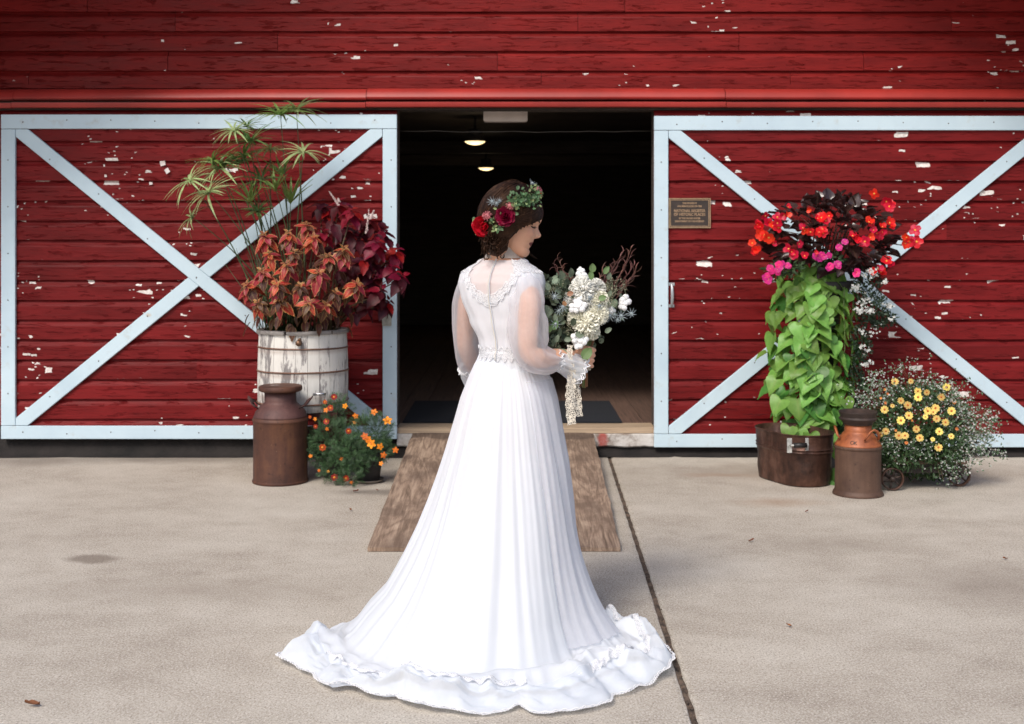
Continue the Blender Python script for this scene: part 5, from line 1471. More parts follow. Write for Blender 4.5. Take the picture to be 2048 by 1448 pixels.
# locks: long tapered strands from the crown back and down to the knot
lk = MB(); rr_ = random.Random(3)
knot = P(990, 486, 4.55)
def lock(lon0, lat0, k, n=14, r=.0024, end=None, part='side'):
    pts = []
    a = he(lat0, lon0); e = end
    d0 = (HT.inverted() @ a); 
    for i in range(n):
        t = i/(n-1)
        # swing on the ellipsoid from the crown towards the nape on the camera side
        lon = lon0 + (R(-148) - lon0)*(t**1.25); lat = lat0 + (R(-40) - lat0)*t
        p = he(lat, lon, 1.012 + .010*math.sin(k*1.7 + t*5) + .006*math.sin(t*9+k))
        p = p.lerp(e, max(0, (t-.72)/.28)**1.5) if e is not None else p
        if face_edge(p) and t > .05: q = HMi @ p; 
        pts.append(p)
    return pts
for i in range(420):
    lat0 = R(rr_.uniform(28, 86)); lon0 = R(rr_.uniform(-112, 24)); 
    e = knot + Vector((rr_.gauss(.002, .022), rr_.uniform(-.045, .0), rr_.gauss(-.006, .028)))
    p = lock(lon0, lat0, i, end=e); p = [q for q in p if not face_edge(q)]
    if len(p) > 4: lk.tube(p, [.0006] + [rr_.uniform(.0012, .0026)]*(len(p)-2) + [.0008], 4, False)
for i in range(170):       # back of the head, far side
    lat0 = R(rr_.uniform(20, 88)); lon0 = R(rr_.uniform(-250, -110)); pts = []
    for j in range(12):
        t = j/11; lat = lat0 + (R(-55)-lat0)*t; lon = lon0 + (R(-165)-lon0)*t*.6; p = he(lat, lon, 1.012 + .01*math.sin(i + t*6)); pts.append(p.lerp(knot + Vector((-.012, rr_.uniform(-.02, .04), rr_.gauss(0, .02))), max(0, (t-.7)/.3)))
    lk.tube(pts, [.0006] + [.002]*10 + [.0008], 4, False)
# sweep of hair over temple and cheek towards the knot
for i in range(150):
    u = rr_.random(); a = P(1082 - 14*u, 402 + 10*u*rr_.random(), 4.54 - .015*rr_.random()); b = P(1066 - 16*u, 440 - 4*u, 4.49 + .01*rr_.random()); c_ = P(1030 - 20*u, 462 - 8*u, 4.475); d_ = P(1003 - 10*u, 480 + rr_.uniform(-16, 20), 4.50 + .01*rr_.random())
    pts = []
    for j in range(12):
        t = j/11; pts.append(a*(1-t)**3 + b*3*t*(1-t)**2 + c_*3*t*t*(1-t) + d_*t**3)
    lk.tube(pts, [.0008] + [.0021]*10 + [.001], 4, False)
# curls in the knot and loose ends
for i in range(60):
    c0 = P(990 + rr_.gauss(0, 11), 487 + rr_.gauss(0, 12), 4.52 + rr_.uniform(-.02, .02)); a0 = rr_.random()*6; R0 = rr_.uniform(.005, .011); pts = []
    for j in range(12):
        a = a0 + j*.38; pts.append(c0 + Vector((R0*math.cos(a), -.012 + .004*math.sin(j), R0*1.2*math.sin(a))))
    lk.tube(pts, [.0006] + [.002]*10 + [.0006], 4, False)
for i in range(46):
    c0 = P(966 + rr_.gauss(0, 5), 478 + rr_.uniform(-14, 22), 4.56 + rr_.uniform(-.02, .02)); pts = [c0 + Vector((.015, 0, .012))]; d = Vector((rr_.uniform(-.6, .1), rr_.uniform(-.3, .3), -rr_.random()))
    for j in range(8): pts.append(pts[-1] + (d + Vector((math.sin(j*1.3+i)*.8, 0, math.cos(j*1.3+i)*.5)))*.0042)
    lk.tube(pts, [.0011]*8 + [.0003], 4, False)
for i in range(7):
    pts = [P(1058 + i, 506 + i*.3, 4.66)]
    for j in range(9): pts.append(pts[-1] + Vector((.0022 + .0012*math.sin(j*.7+i), 0, -.0032 + .0003*j)))
    lk.tube(pts, [.0012]*9 + [.0003], 4, False)
for i in range(70):       # fly-away hairs
    lat = R(rr_.uniform(0, 85)); lon = R(rr_.uniform(-200, -30)); p = he(lat, lon, 1.01); q = he(lat - .25, lon - .12, 1.05 + .02*rr_.random()); lk.tube([p, p.lerp(q, .5) + (p-HC)*.03, q], [.0004, .0004, .0002], 3, False)
lk.build('hair_locks', hair_m, hair)

# ---- cloth materials
def cloth(name, c=(.84, .875, .93), weave=900, bump=.15, tr=.35):
    m = NT(name); m.base(c); m.p(Roughness=.75); m.b.inputs['Sheen Weight'].default_value = .3
    m.bump(m.noise(m.pos(), weave, 2), bump, .001); m.translucent(c, tr); return m.m
def sheer(name, fac=.5, c=(.80, .80, .84), edge=.3):
    m = NT(name); m.base(c); m.p(Roughness=.8); m.translucent(c, .45)
    mixn = [n for n in m.t.nodes if n.type == 'MIX_SHADER'][0]
    lw = m.n('ShaderNodeLayerWeight', {0: .5}).outputs['Facing']
    p = m.pos(); d = m.math('MULTIPLY', m.noise(p, 45, 3), .10)
    f = m.math('ADD', m.math('ADD', fac, m.math('MULTIPLY', lw, edge)), m.math('MULTIPLY', d, 1.0), clamp=True)
    m.holes(f, mixn.outputs[0]); return m.m
def lace(name, c=(.80, .80, .82), scale=230, thr=.36, base=.35):
    m = NT(name); m.base(c); m.p(Roughness=.8)
    v = m.vor(m.pos(), scale, 'DISTANCE_TO_EDGE'); v2 = m.vor(m.pos(), scale*.45, 'DISTANCE_TO_EDGE')
    f = m.math('MAXIMUM', m.ramp(v, [(.10, 1), (.16, base)]), m.ramp(v2, [(.05, 1), (.1, base)]))
    m.bump(m.math('SUBTRACT', 1.0, v), .5, .002); m.translucent(c, .3)
    mixn = [n for n in m.t.nodes if n.type == 'MIX_SHADER'][0]; m.holes(f, mixn.outputs[0]); return m.m
satin = cloth('white_dress_cloth'); tulle = sheer('sheer_white_net', .30, edge=.42); tulle2 = sheer('white_net_flounce', .62, c=(.86, .89, .93), edge=.25); yoke_m = sheer('sheer_yoke', .72, c=(.84, .86, .90))
lace_m = lace('white_lace', base=.55); lace_c = lace('cream_lace', (.74, .66, .56), 260, base=.35); lace_k = lace('collar_lace', (.58, .52, .46), 260, base=.85)

def torso_patch(name, mat, keep, off, z0=1.03, z1=1.39, nz=60, nk=120, fold=0, parent=bride):
    mb = MB(); g = []
    for i in range(nz+1):
        z = z0 + (z1-z0)*i/nz
        for k in range(nk):
            a = 2*PI*k/nk; o_ = off + (fold(a, z) if fold else 0); g.append(T(a, z, o_))
    mb.grid(g, nz+1, nk, True); fs = []
    for f in mb.f:
        i = f[0]//nk; k = f[0] % nk; z = z0 + (z1-z0)*(i+.5)/nz; a = 2*PI*(k+.5)/nk
        if keep(a, z): fs.append(f)
    mb.f = fs; mb.mi = [0]*len(fs)
    o = mb.build(name, mat, parent); return o
def neckline(a):
    w, d, cu, cv = sec(1.28); u = abs(math.cos(a)**1 if 1 else 0)
    return 1.232 + .125*min(1, abs(math.cos(a))*1.45)**1.6 + .004*math.sin(a*46)
torso_patch('bodice', satin, lambda a, z: z < neckline(a), .007, z0=.975, fold=lambda a, z: .0012*math.sin(a*17 + z*20) + .0018*noise.noise(Vector((math.cos(a)*3, math.sin(a)*3, z*22))))
torso_patch('yoke', yoke_m, lambda a, z: z > neckline(a) - .012 and z < 1.385, .0045, fold=lambda a, z: .0012*math.sin(a*50))
torso_patch('neckline_lace', lace_m, lambda a, z: neckline(a) - .012 + .005*math.sin(a*40) < z < neckline(a) + .026 + .004*math.sin(a*40 + 1), .0105)
torso_patch('collar', lace_k, lambda a, z: z > 1.392 and z < 1.464 + .003*math.sin(a*30), .0095, 1.365, 1.47, 24)
torso_patch('waist_lace', lace_m, lambda a, z: 1.028 + .008*math.sin(a*26) < z < 1.066 + .006*math.sin(a*26+2), .010, 1.01, 1.09, 30)
# raised cord and picots that edge the laces
cordm = cloth('white_cord', (.82, .82, .84), 500, .3, .1)
cd = MB()
def cord(path, r): cd.tube(path, r, 5, False)
for (dz, off) in ((-.014, .012), (.026, .012)):
    cord([T(2*PI*k/160, neckline(2*PI*k/160) + dz + .005*math.sin(2*PI*k/160*40), off) for k in range(161)], .0013)
for k in range(240):
    a = 2*PI*k/240; z = neckline(a) + rnd.uniform(-.012, .025); p = T(a, z, .0115)
    if abs(math.cos(a)) < .8: cd.ball(p, rnd.uniform(.001, .0022), 5, 3)
for (z0_, A_) in ((1.027, .008), (1.067, .006)):
    cord([T(2*PI*k/160, z0_ + A_*math.sin(2*PI*k/160*26), .0115) for k in range(161)], .001)
for k in range(150):
    a = 2*PI*k/150; cd.ball(T(a, rnd.uniform(1.03, 1.064), .0112), rnd.uniform(.001, .002), 5, 3)
cord([T(2*PI*k/80, 1.465, .0105) for k in range(81)], .0014)
cd.build('lace_edging', cordm, bride)
# zip down the back, a little bowed
zp = MB(); pts = [T(R(270) + .02*math.sin((1.40-1.02)*0), z, .0135 if z < 1.37 else .011) for z in [1.44 - .0085*i for i in range(50)]]
zp.tube(pts, .0022, 6); 
zp2 = MB(); zp2.tube([p + BR*.004 for p in pts], .0012, 5)
zp.build('zip', cloth('cream_zip', (.60, .56, .50), 400, .3, 0), bride); zp2.build('zip_placket', satin, bride)

# ---- sleeves
def sleeve(name, path, rad, mat, folds=9, amp=.004, seed=0, n=40, flat=1.0):
    o_, r_ = limb(path, rad); mb = MB(); base = len(mb.v); prev = None; g = []
    for i, p in enumerate(o_):
        t = (o_[min(i+1, len(o_)-1)] - o_[max(i-1, 0)]).normalized()
        a = (t.cross(Vector((0, 1, 0))) if prev is None else prev - t*prev.dot(t)).normalized(); prev = a; b = t.cross(a)
        for k in range(n):
            q = 2*PI*k/n
            w = 1 + amp/.05*(math.sin(q*folds + seed + i*.06)*.6 + 1.2*noise.noise(Vector((math.cos(q)*1.6, math.sin(q)*1.6, i*.16 + seed))))
            g.append(p + (a*math.cos(q) + b*math.sin(q)*flat)*r_[i]*w)
    mb.grid(g, len(o_), n, True); return mb.build(name, mat, bride)
sleeve('sleeve', [P(1046, 553, 4.54), P(1053, 572, 4.50), P(1054, 606, 4.475), P(1053, 640, 4.465), P(1057, 685, 4.455), P(1070, 712, 4.455), P(1092, 722, 4.48), P(1110, 722, 4.51), P(1117, 721, 4.52)],
       [.030, .048, .060, .066, .067, .060, .047, .034, .031], tulle, 7, .0075, 1)
sleeve('cuff_flounce', [P(1110, 720, 4.51), P(1122, 724, 4.52), P(1140, 732, 4.545), P(1156, 740, 4.56)], [.029, .036, .043, .050], tulle2, 11, .008, 2)
sleeve('sleeve', [P(948, 556, 4.64), P(938, 574, 4.66), P(932, 606, 4.68), P(932, 640, 4.70), P(934, 685, 4.735), P(936, 715, 4.77), P(938, 735, 4.80)], [.032, .044, .049, .050, .051, .046, .036], tulle, 7, .0045, 4)
sleeve('cuff_flounce', [P(937, 732, 4.80), P(941, 748, 4.82), P(950, 770, 4.86), P(956, 790, 4.88)], [.032, .036, .035, .040], tulle2, 9, .007, 5)
for (p, ax, r0) in ((P(1157, 740, 4.56), P(1157, 740, 4.56)-P(1140, 732, 4.545), .052), (P(1113, 721, 4.515), P(1117, 721, 4.52)-P(1092, 722, 4.48), .036), (P(938, 738, 4.805), Vector((.02, .1, -.2)), .038)):
    ax = ax.normalized(); a = ax.orthogonal().normalized(); b = ax.cross(a)
    ed = MB()
    for ring_ in range(3):
        path = []
        for k in range(90):
            q = 2*PI*k/90; rr2 = r0*(1 + .12*math.sin(q*9 + ring_*2) + .05*math.sin(q*21)); path.append(p + (a*math.cos(q)+b*math.sin(q))*rr2 + ax*(.006*math.sin(q*14 + ring_) + .005*(ring_-1)))
        path.append(path[0]); ed.tube(path, .0022, 5, False)
    ed.build('cuff_lace', cordm, bride)

# ---- skirt: waist to floor, then the train spread on the concrete
hem_px = [(1195,1238),(1216,1262),(1262,1270),(1305,1287),(1330,1308),(1346,1331),(1334,1352),(1310,1368),(1280,1384),(1240,1392),(1222,1396),(1216,1412),(1190,1424),(1150,1430),(1100,1437),(1060,1432),(1035,1420),(1005,1428),(975,1435),(920,1434),(870,1428),(825,1424),(790,1404),(765,1405),(725,1398),(690,1384),(660,1389),(635,1372),(612,1352),(585,1342),(553,1325),(575,1308),(610,1288),(650,1274),(690,1266),(730,1262)]
SC_ = Vector((P(1010, 484, 4.60).x, 4.60-DW, 0)); hem = []
for (x, y) in hem_px:
    g_ = G(x, y) - SC_; hem.append((math.atan2(g_.y, g_.x), math.hypot(g_.x, g_.y)))
hem += [(R(120), .34), (R(90), .31), (R(60), .31), (R(35), .32)]
hem = sorted(((a % (2*PI)), r) for a, r in hem)
def hem_r(a):
    a %= 2*PI; H = [(hem[-1][0]-2*PI, hem[-1][1])] + hem + [(hem[0][0]+2*PI, hem[0][1])]
    for p, q in zip(H, H[1:]):
        if p[0] <= a <= q[0]: return p[1] + (q[1]-p[1])*(a-p[0])/max(1e-6, q[0]-p[0])
    return .3
LEFT = [(.05, .56), (.08, .525), (.136, .485), (.2, .425), (.32, .362), (.41, .320), (.503, .283), (.6, .248), (.687, .220), (.8, .187), (.88, .165), (.955, .136), (1.0, .116), (1.03, .100), (1.06, .094)]
RIGHT = [(.05, .30), (.08, .275), (.15, .257), (.21, .250), (.32, .244), (.5, .236), (.65, .220), (.78, .198), (.88, .182), (.96, .160), (1.0, .128), (1.03, .106), (1.06, .096)]
BACK = [(.05, .56), (.08, .53), (.15, .47), (.3, .39), (.5, .315), (.7, .245), (.8, .215), (.9, .175), (.97, .13), (1.02, .098), (1.06, .084)]
FRONT = [(.05, .30), (.3, .26), (.5, .23), (.7, .20), (.9, .15), (1.0, .105), (1.06, .084)]
def fall_r(a, z):
    c, s = math.cos(a), math.sin(a)
    rx_ = lerp_t(RIGHT if c > 0 else LEFT, z); ry_ = lerp_t(FRONT if s > 0 else BACK, z)
    r_ = 1/math.sqrt((c/rx_)**2 + (s/ry_)**2); am = (math.degrees(a) + 180) % 360 - 180; fl = max(0, (.55-z)/.5)**2.2
    return r_ + fl*(.135*math.exp(-((am+26)/24)**2) + .06*math.exp(-((am+135)/30)**2))
def pleat(a, z):
    t = max(0, min(1, (1.05-z)/1.0)); amp = (.0010 + .0066*t**1.0)
    rg = 1 - 2.4*abs(noise.noise(Vector((math.cos(a)*4.6, math.sin(a)*4.6, z*.75)))); rg2 = 1 - 2.4*abs(noise.noise(Vector((math.cos(a)*9.5, math.sin(a)*9.5, z*.9+7)))); v = .95*max(rg, -.6) + .5*max(rg2, -.6)*(.4+t) + .2*math.sin(a*61 + 3*math.sin(a*5))*(1.3-t) + .22*math.sin(a*37 + 2*math.sin(a*7) - z) + .3*noise.noise(Vector((math.cos(a)*14, math.sin(a)*14, z*3)))
    return amp*v*(1.5 if math.sin(a) < 0 else 1)
NAg = 420
def skirt_rows(off=0, z_top=1.060, zend=.05, nr=70):
    g = []
    for i in range(nr):
        t = i/(nr-1); z = z_top + (zend-z_top)*(t**.9)
        for k in range(NAg):
            a = 2*PI*k/NAg; r_ = fall_r(a, z) + pleat(a, z) + off
            cx_ = 0.0; g.append((SC_.x + .004 + r_*math.cos(a), SC_.y + r_*math.sin(a), z))
    return g, nr
def train_pt(a, u, off=0):
    r1 = fall_r(a, .05) + pleat(a, .05); r2 = max(hem_r(a) + .012*noise.noise(Vector((math.cos(a)*7, math.sin(a)*7, 2))) + .005*math.sin(a*43), r1 + .004)
    w = r2 - r1; r_ = r1 + w*u
    bump_ = min(1, w/.12)
    ruff = 1.0*(1-min(1, 2.6*abs(noise.noise(Vector((math.cos(a)*2.6, math.sin(a)*2.6, u*.9 + 5))))))**1.4 + .55*(1-min(1, 2.2*abs(noise.noise(Vector((math.cos(a)*6.5, math.sin(a)*6.5, u*1.8 + 1))))))*(.15+u) + .2*noise.noise(Vector((math.cos(a)*9*(1+u), math.sin(a)*9*(1+u), u*3)))
    z = .05*(1-u)**1.2 + .006 + bump_*(.050*ruff*math.sin(PI*min(1, u*.93+.05))**.8) + .012*bump_*ruff*u
    z = max(z, .004)
    return Vector((SC_.x + .004 + (r_+off)*math.cos(a), SC_.y + (r_+off)*math.sin(a), z))
g, nr = skirt_rows(); NU = 9
for i in range(1, NU+1):
    u = .55*i/NU
    for k in range(NAg): g.append(train_pt(2*PI*k/NAg, u))
sk = MB(); sk.grid(g, nr+NU, NAg, True); skirt = sk.build('skirt', satin, bride)
# net flounce that ends in the lace hem
g = []; NU2 = 22
for i in range(NU2+1):
    u = .40 + .60*i/NU2
    for k in range(NAg):
        a = 2*PI*k/NAg; p = train_pt(a, u); p.z += .002 + .010*math.sin(PI*i/NU2)*(.5+.5*math.sin(a*41 + 2*math.sin(a*9))); g.append(p)
fl_ = MB(); fl_.grid(g, NU2+1, NAg, True); fl_.build('flounce', tulle2, bride)
g = []
for i in range(12):
    u = .50 + .44*i/11
    for k in range(NAg):
        a = 2*PI*k/NAg; p = train_pt(a, u); p.z = max(.004, p.z*.55); g.append(p)
ud = MB(); ud.grid(g, 12, NAg, True); ud.build('underskirt', satin, bride)
# lace lines: seam of the flounce and hem edging
lc_ = MB(); path = []
for k in range(NAg*2+1):
    a = 2*PI*k/(NAg*2); p = train_pt(a, 1.0); p.z += .008; path.append(p + Vector((0, 0, .002*math.sin(k*1.2))))
lc_.tube(path, .0016, 5, False)
for k in range(900):
    a = 2*PI*k/900; p = train_pt(a, 1.0, .004 + .003*(k % 2)); p.z = p.z + .006; lc_.ball(p, .0026 + .001*rnd.random(), 5, 3, (1, 1, .7))
lc_.build('hem_lace', cordm, bride)
def seam_lace(a0, a1, n, u0, w):
    mb = MB(); g = []
    for i in range(n):
        a = R(a0 + (a1-a0)*i/(n-1)); uu = u0 + .03*math.sin(a*9) + .02*math.sin(a*23)
        for k in range(6):
            v = k/5-.5; p = train_pt(a, uu + v*w*(1 + .25*math.sin(i*1.1))); p.z += .010 + .004*math.sin(i*.9 + k) + .006*(1-abs(v)*2); g.append(p)
    mb.grid(g, n, 6); mb.build('seam_lace', lace_m, bride)
seam_lace(-62, 12, 150, .46, .10); seam_lace(-150, -84, 130, .42, .07)
# sheer overskirt panel standing slightly proud on her right, as the light shows it
g = []; 
for i in range(50):
    t = i/49; z = .95 + (.075-.95)*t
    for k in range(60):
        a = R(-62) + R(100)*k/59; r_ = fall_r(a, z) + pleat(a*1.05+.1, z)*1.4 + .004 + .004*t; g.append((SC_.x + .004 + r_*math.cos(a), SC_.y + r_*math.sin(a), z))
ov = MB(); ov.grid(g, 50, 60); ov.build('overskirt', sheer('overskirt_net', .45, edge=.3), bride)

# ================================================================= flower crown
crown = empty('flower_wreath', HC + Vector((0, 0, .03))); tag(crown, 'floral head wreath of red roses, pink blooms and green leaves round her brown hair', 'wreath')
def on_head(px, py, k=1.03):
    """point on the camera side of the hair ellipsoid seen at (px,py)"""
    o_ = Vector((0, -DW, CZ)); d = (P(px, py, 4.5) - o_).normalized(); Mi = HT.inverted()
    O = Mi @ o_; D = (Mi.to_3x3() @ d); S = Vector((HRX*k, HRY*k, HRZ*k)); O = Vector((O.x/S.x, O.y/S.y, O.z/S.z)); D = Vector((D.x/S.x, D.y/S.y, D.z/S.z))
    A_, B_, C_ = D.dot(D), 2*O.dot(D), O.dot(O)-1; dis = B_*B_-4*A_*C_
    if dis < 0:
        t = -B_/(2*A_); q = O + D*t; q = q.normalized()
    else: q = O + D*((-B_-math.sqrt(dis))/(2*A_))
    p = HT @ Vector((q.x*S.x, q.y*S.y, q.z*S.z)); n = (HT.to_3x3() @ Vector((q.x/S.x, q.y/S.y, q.z/S.z))).normalized(); return p, n
def rose(r, mats, layers=5, seed=0):
    rr = random.Random(seed); mb = MB(); mb.uv = []
    wfr = lambda t: min(1, (.35 + 1.1*t))*(1 - max(0, t-.8)*1.2)
    for l in range(layers):
        n = 3 + l; R0 = r*(.10 + .62*l/(layers-1)); H = r*(1.15 - .12*l); tilt = .12 + .26*l
        for k in range(n):
            a = 2*PI*k/n + l*.9 + rr.uniform(-.15, .15); rad = Vector((math.cos(a), math.sin(a), 0)); d = (rad*math.sin(tilt) + Vector((0, 0, 1))*math.cos(tilt))
            lm = leafmb(H, r*(.75+.22*l), 6, wfr, .22, -.10 if l < 2 else .25, wave=.03, seed=k+l)
            mb.addmb(lm, frame(rad*R0*.75 + Vector((0, 0, -.25*r + .02*l*r)), d, -rad))
    return mb.mesh('rose', mats)
rose_r = leaf_mat('red_rose_petal', (.55, .008, .015), (.8, .01, .02), .3, .45, .25, spec=.4); rose_d = leaf_mat('burgundy_rose_petal', (.20, .004, .03), (.4, .005, .05), .3, .45, .3)
bride_pink = None
pink_m = leaf_mat('dusty_pink_petal', (.62, .22, .24), None, .35, .5, .2); green_c = leaf_mat('crown_green_leaf', (.085, .16, .075), (.2, .35, .12), .3, .42, .3, vein=(.16, .25, .12)); green_p = leaf_mat('crown_pale_leaf', (.28, .34, .15), None, .3, .5, .2)
silver = simple('silver_thistle', (.30, .35, .37), .5, .2, 60)
def mum(r, mat, n=60, seed=0):
    rr = random.Random(seed); mb = MB(); mb.uv = []
    for i in range(n):
        v = Vector((rr.gauss(0, 1), rr.gauss(0, 1), abs(rr.gauss(0, 1)) - .3)).normalized()
        lm = leafmb(r*.55, r*.17, 3, lambda t: (math.sin(PI*min(1, .15+t*.75)))**.6, .5, -.35); mb.addmb(lm, frame(v*r*.5, (v + rvec(rr)*.35).normalized(), rvec(rr)))
    mb.ball((0, 0, 0), r*.62, 12, 8); mb.uv += [(.5, .5)]*(len(mb.v)-len(mb.uv)); return mb.mesh('bloom', [mat])
def thistle(r, seed=0):
    rr = random.Random(seed); mb = MB(); mb.ball((0, 0, 0), r*.45, 8, 6, (1, 1, 1.25))
    for i in range(30):
        v = rvec(rr); v.z = abs(v.z); mb.tube([v*r*.4, v*r*.6], [r*.05, .0002], 3, False)
    for k in range(9):
        a = 2*PI*k/9; d = Vector((math.cos(a), math.sin(a), .1 + .4*rr.random())); mb.tube([Vector((0, 0, -r*.3)), d*r*.7, d*r*1.5 + Vector((0, 0, r*.3))], [r*.12, r*.09, .0003], 4, False, .5)
    return mb.mesh('thistle', silver)
def orient(p, n, s=1, roll=None):
    z = n.normalized(); x = (rvec() if roll is None else roll); x = (x - z*x.dot(z)).normalized(); y = z.cross(x); m = Matrix((x, y, z)).transposed().to_4x4(); m.translation = p; return m @ Matrix.Scale(s, 4)
CAMD = Vector((0, -1, .1))
rm = rose(.026, [rose_r], 5, 1); rmd = rose(.026, [rose_d], 6, 2); pk = mum(.017, pink_m, 60, 1)
def crown_put(me, x, y, s=1, name='rose', lift=.012, mixc=.5, n_=None):
    p, n = on_head(x, y); n2 = (n*(1-mixc) + CAMD*mixc).normalized() if n_ is None else n_
    link(name, me, crown, mtx=orient(p + n*lift, n2, s))
crown_put(rm, 967, 452, 1.25, 'rose', .006, .5, Vector((.35, -1, .0))); crown_put(rm, 951, 448, .75, 'rose', .0, .3, Vector((-.6, -.6, .5)))
crown_put(rmd, 1011, 433, 1.2, 'rose', .006, .4); crown_put(pk, 979, 432, 1.05, 'pink_bloom', .014); crown_put(pk, 1020, 414, .95, 'pink_bloom', .012); crown_put(pk, 1071, 384, .95, 'pink_bloom', .010); crown_put(pk, 1074, 396, .6, 'pink_bloom', .008); crown_put(rm, 1073, 393, .35, 'rose')
th = thistle(.013, 1)
for (x, y, s) in ((988, 406, 1.0), (996, 409, .8), (1061, 371, .9), (1001, 404, .7)): crown_put(th, x, y, s, 'thistle', .012, .2)
olf = lambda t: (math.sin(PI*min(1, t**.9)))**.6 if 0 < t < 1 else 0
cl1 = leafmb(1, .62, 5, olf, .15, .15).mesh('leaf', green_c); cl2 = leafmb(1, .55, 5, olf, .15, .15).mesh('leaf', green_p)
for i in range(170):
    t = rnd.random(); x = 1022 + (1074-1022)*t + rnd.gauss(0, 4); y = 404 - 6*t + rnd.gauss(0, 9) + (6 if t < .6 else -6)*0
    p, n = on_head(x, y); d = (rvec() + n*.5 + Vector((.3, -.2, 0))).normalized(); link('leaf', cl1 if rnd.random() < .8 else cl2, crown, mtx=frame(p + n*rnd.uniform(.004, .018), d, n + rvec()*.4, rnd.uniform(.012, .021)))
for (x, y, k, sp) in ((993,455,9,6),(953,462,8,4),(988,440,6,5),(1084,384,8,4),(1066,378,7,5),(1003,452,5,4),(956,436,4,3),(1000,425,6,5)):
    for i in range(k):
        p, n = on_head(x + rnd.gauss(0, sp*.6), y + rnd.gauss(0, sp*.6)); d = (rvec() + n*.3).normalized(); link('leaf', cl2 if rnd.random() < .6 else cl1, crown, mtx=frame(p + n*.010, d, n + CAMD*.5, rnd.uniform(.011, .018)))
vw = MB(); vp = []
for k in range(41):
    t = k/40; x = 955 + (1083-955)*t; y = 452 - 70*t + 4*math.sin(t*3); p, n = on_head(x, y, 1.02); vp.append(p + n*.002)
vw.tube(vp, .0022, 6); vw.build('wire_vine', simple('vine_wire', (.06, .08, .03), .6), crown)

# ================================================================= bouquet
bq = empty('bouquet', sc0); tag(bq, 'bridal bouquet of cream blooms, cotton, thistle and eucalyptus held in her hand', 'bouquet')
cream = simple('cream_bloom', (.80, .77, .58), .6, .08, 60, .2); 
crm = simple('cream_petal', (.90, .88, .76), .6, .04, 40, .1); crw = simple('white_petal', (.88, .87, .82), .6, .03, 40, .1)
mum_c = mum(.037, crm, 340, 3); mum_w = mum(.037, crw, 340, 4)
DB = 4.60
def bput(me, x, y, d, s, name, n=None, jit=.4): link(name, me, bq, mtx=orient(P(x, y, d), n if n else (CAMD + Vector((rnd.uniform(-jit, jit), 0, rnd.uniform(-.1, .6)))).normalized(), s))
for (me, x, y, d, s) in ((mum_w,1165,580,4.57,1.3),(mum_w,1147,598,4.58,.95),(mum_w,1190,578,4.59,1.05),(mum_c,1199,600,4.57,.95),(mum_c,1172,648,4.55,1.3),(mum_c,1194,628,4.56,1.15),(mum_c,1155,636,4.56,1.0),(mum_w,1166,566,4.6,.9),(mum_c,1184,664,4.57,.8),(mum_w,1172,612,4.575,1.1),(mum_c,1207,615,4.60,.8)): bput(me, x, y, d, s, 'bloom')
cot = simple('cotton_fluff', (.80, .80, .80), .9, .04, 70, .5, 160); cotb = simple('cotton_bract', (.16, .08, .05), .7)
def cotton(seed):
    rr = random.Random(seed); mb = MB()
    for k in range(4):
        a = PI/2*k + rr.uniform(-.2, .2); c = Vector((math.cos(a)*.0115, math.sin(a)*.0115, .004)); pts = []
        n0 = len(mb.v); mb.ball(c, .0118, 12, 8, (1, 1, .95))
        for i in range(n0, len(mb.v)):
            v = Vector(mb.v[i]); v += (v-c)*.18*noise.noise(v*160 + Vector((seed, k, 0))); mb.v[i] = tuple(v)
    mb.cur = 1
    for k in range(4):
        a = PI/2*k + PI/4; d = Vector((math.cos(a), math.sin(a), .2)); mb.tube([Vector((0, 0, -.006)), d*.012, d*.018 + Vector((0, 0, .008))], [.003, .002, .0004], 4)
    return mb.mesh('cotton_boll', [cot, cotb])
cts = [cotton(i) for i in range(3)]
for (x, y, d, s) in ((1164,549,4.6,1.0),(1160,540,4.61,.55),(1149,616,4.53,.95),(1163,613,4.53,1.0),(1155,604,4.535,.8),(1250,601,4.6,1.05),(1247,611,4.59,.9),(1224,621,4.58,.65),(1151,676,4.53,.95),(1166,680,4.53,.95),(1157,690,4.53,.85)): bput(rnd.choice(cts), x, y, d, s, 'cotton_boll')
ths = [thistle(.0135, i) for i in range(3)]
for (x, y, s) in ((1109,594,1.1),(1126,614,1.1),(1118,622,.9),(1179,595,.9),(1199,612,.9),(1219,632,1.1),(1229,630,.8),(1242,632,1.15),(1263,628,1.1),(1210,637,1.1),(1207,630,.8),(1092,652,.7),(1235,640,.8),(1111,648,1.1)): bput(rnd.choice(ths), x, y, 4.52 if x < 1200 else 4.56, s, 'thistle')
euc = leaf_mat('eucalyptus_leaf', (.17, .22, .155), (.28, .36, .2), .25, .5, .25, vein=(.26, .30, .22)); eug = leaf_mat('bright_oval_leaf', (.13, .22, .085), (.28, .42, .14), .3, .45, .25, vein=(.2, .3, .15)); eubr = leaf_mat('brown_magnolia_leaf', (.28, .13, .07), None, .2, .5, .25)
dol = leaf_mat('deep_olive_leaf', (.05, .07, .04), None, .2, .5, .3)
el = [leafmb(1, w, 6, olf, .10, .15, wave=.04, seed=i) for i, w in enumerate((.62, .75, .5))]
em = {k: [q.mesh('leaf', m_) for q in el] for k, m_ in (('e', euc), ('g', eug), ('b', eubr), ('o', dol))}
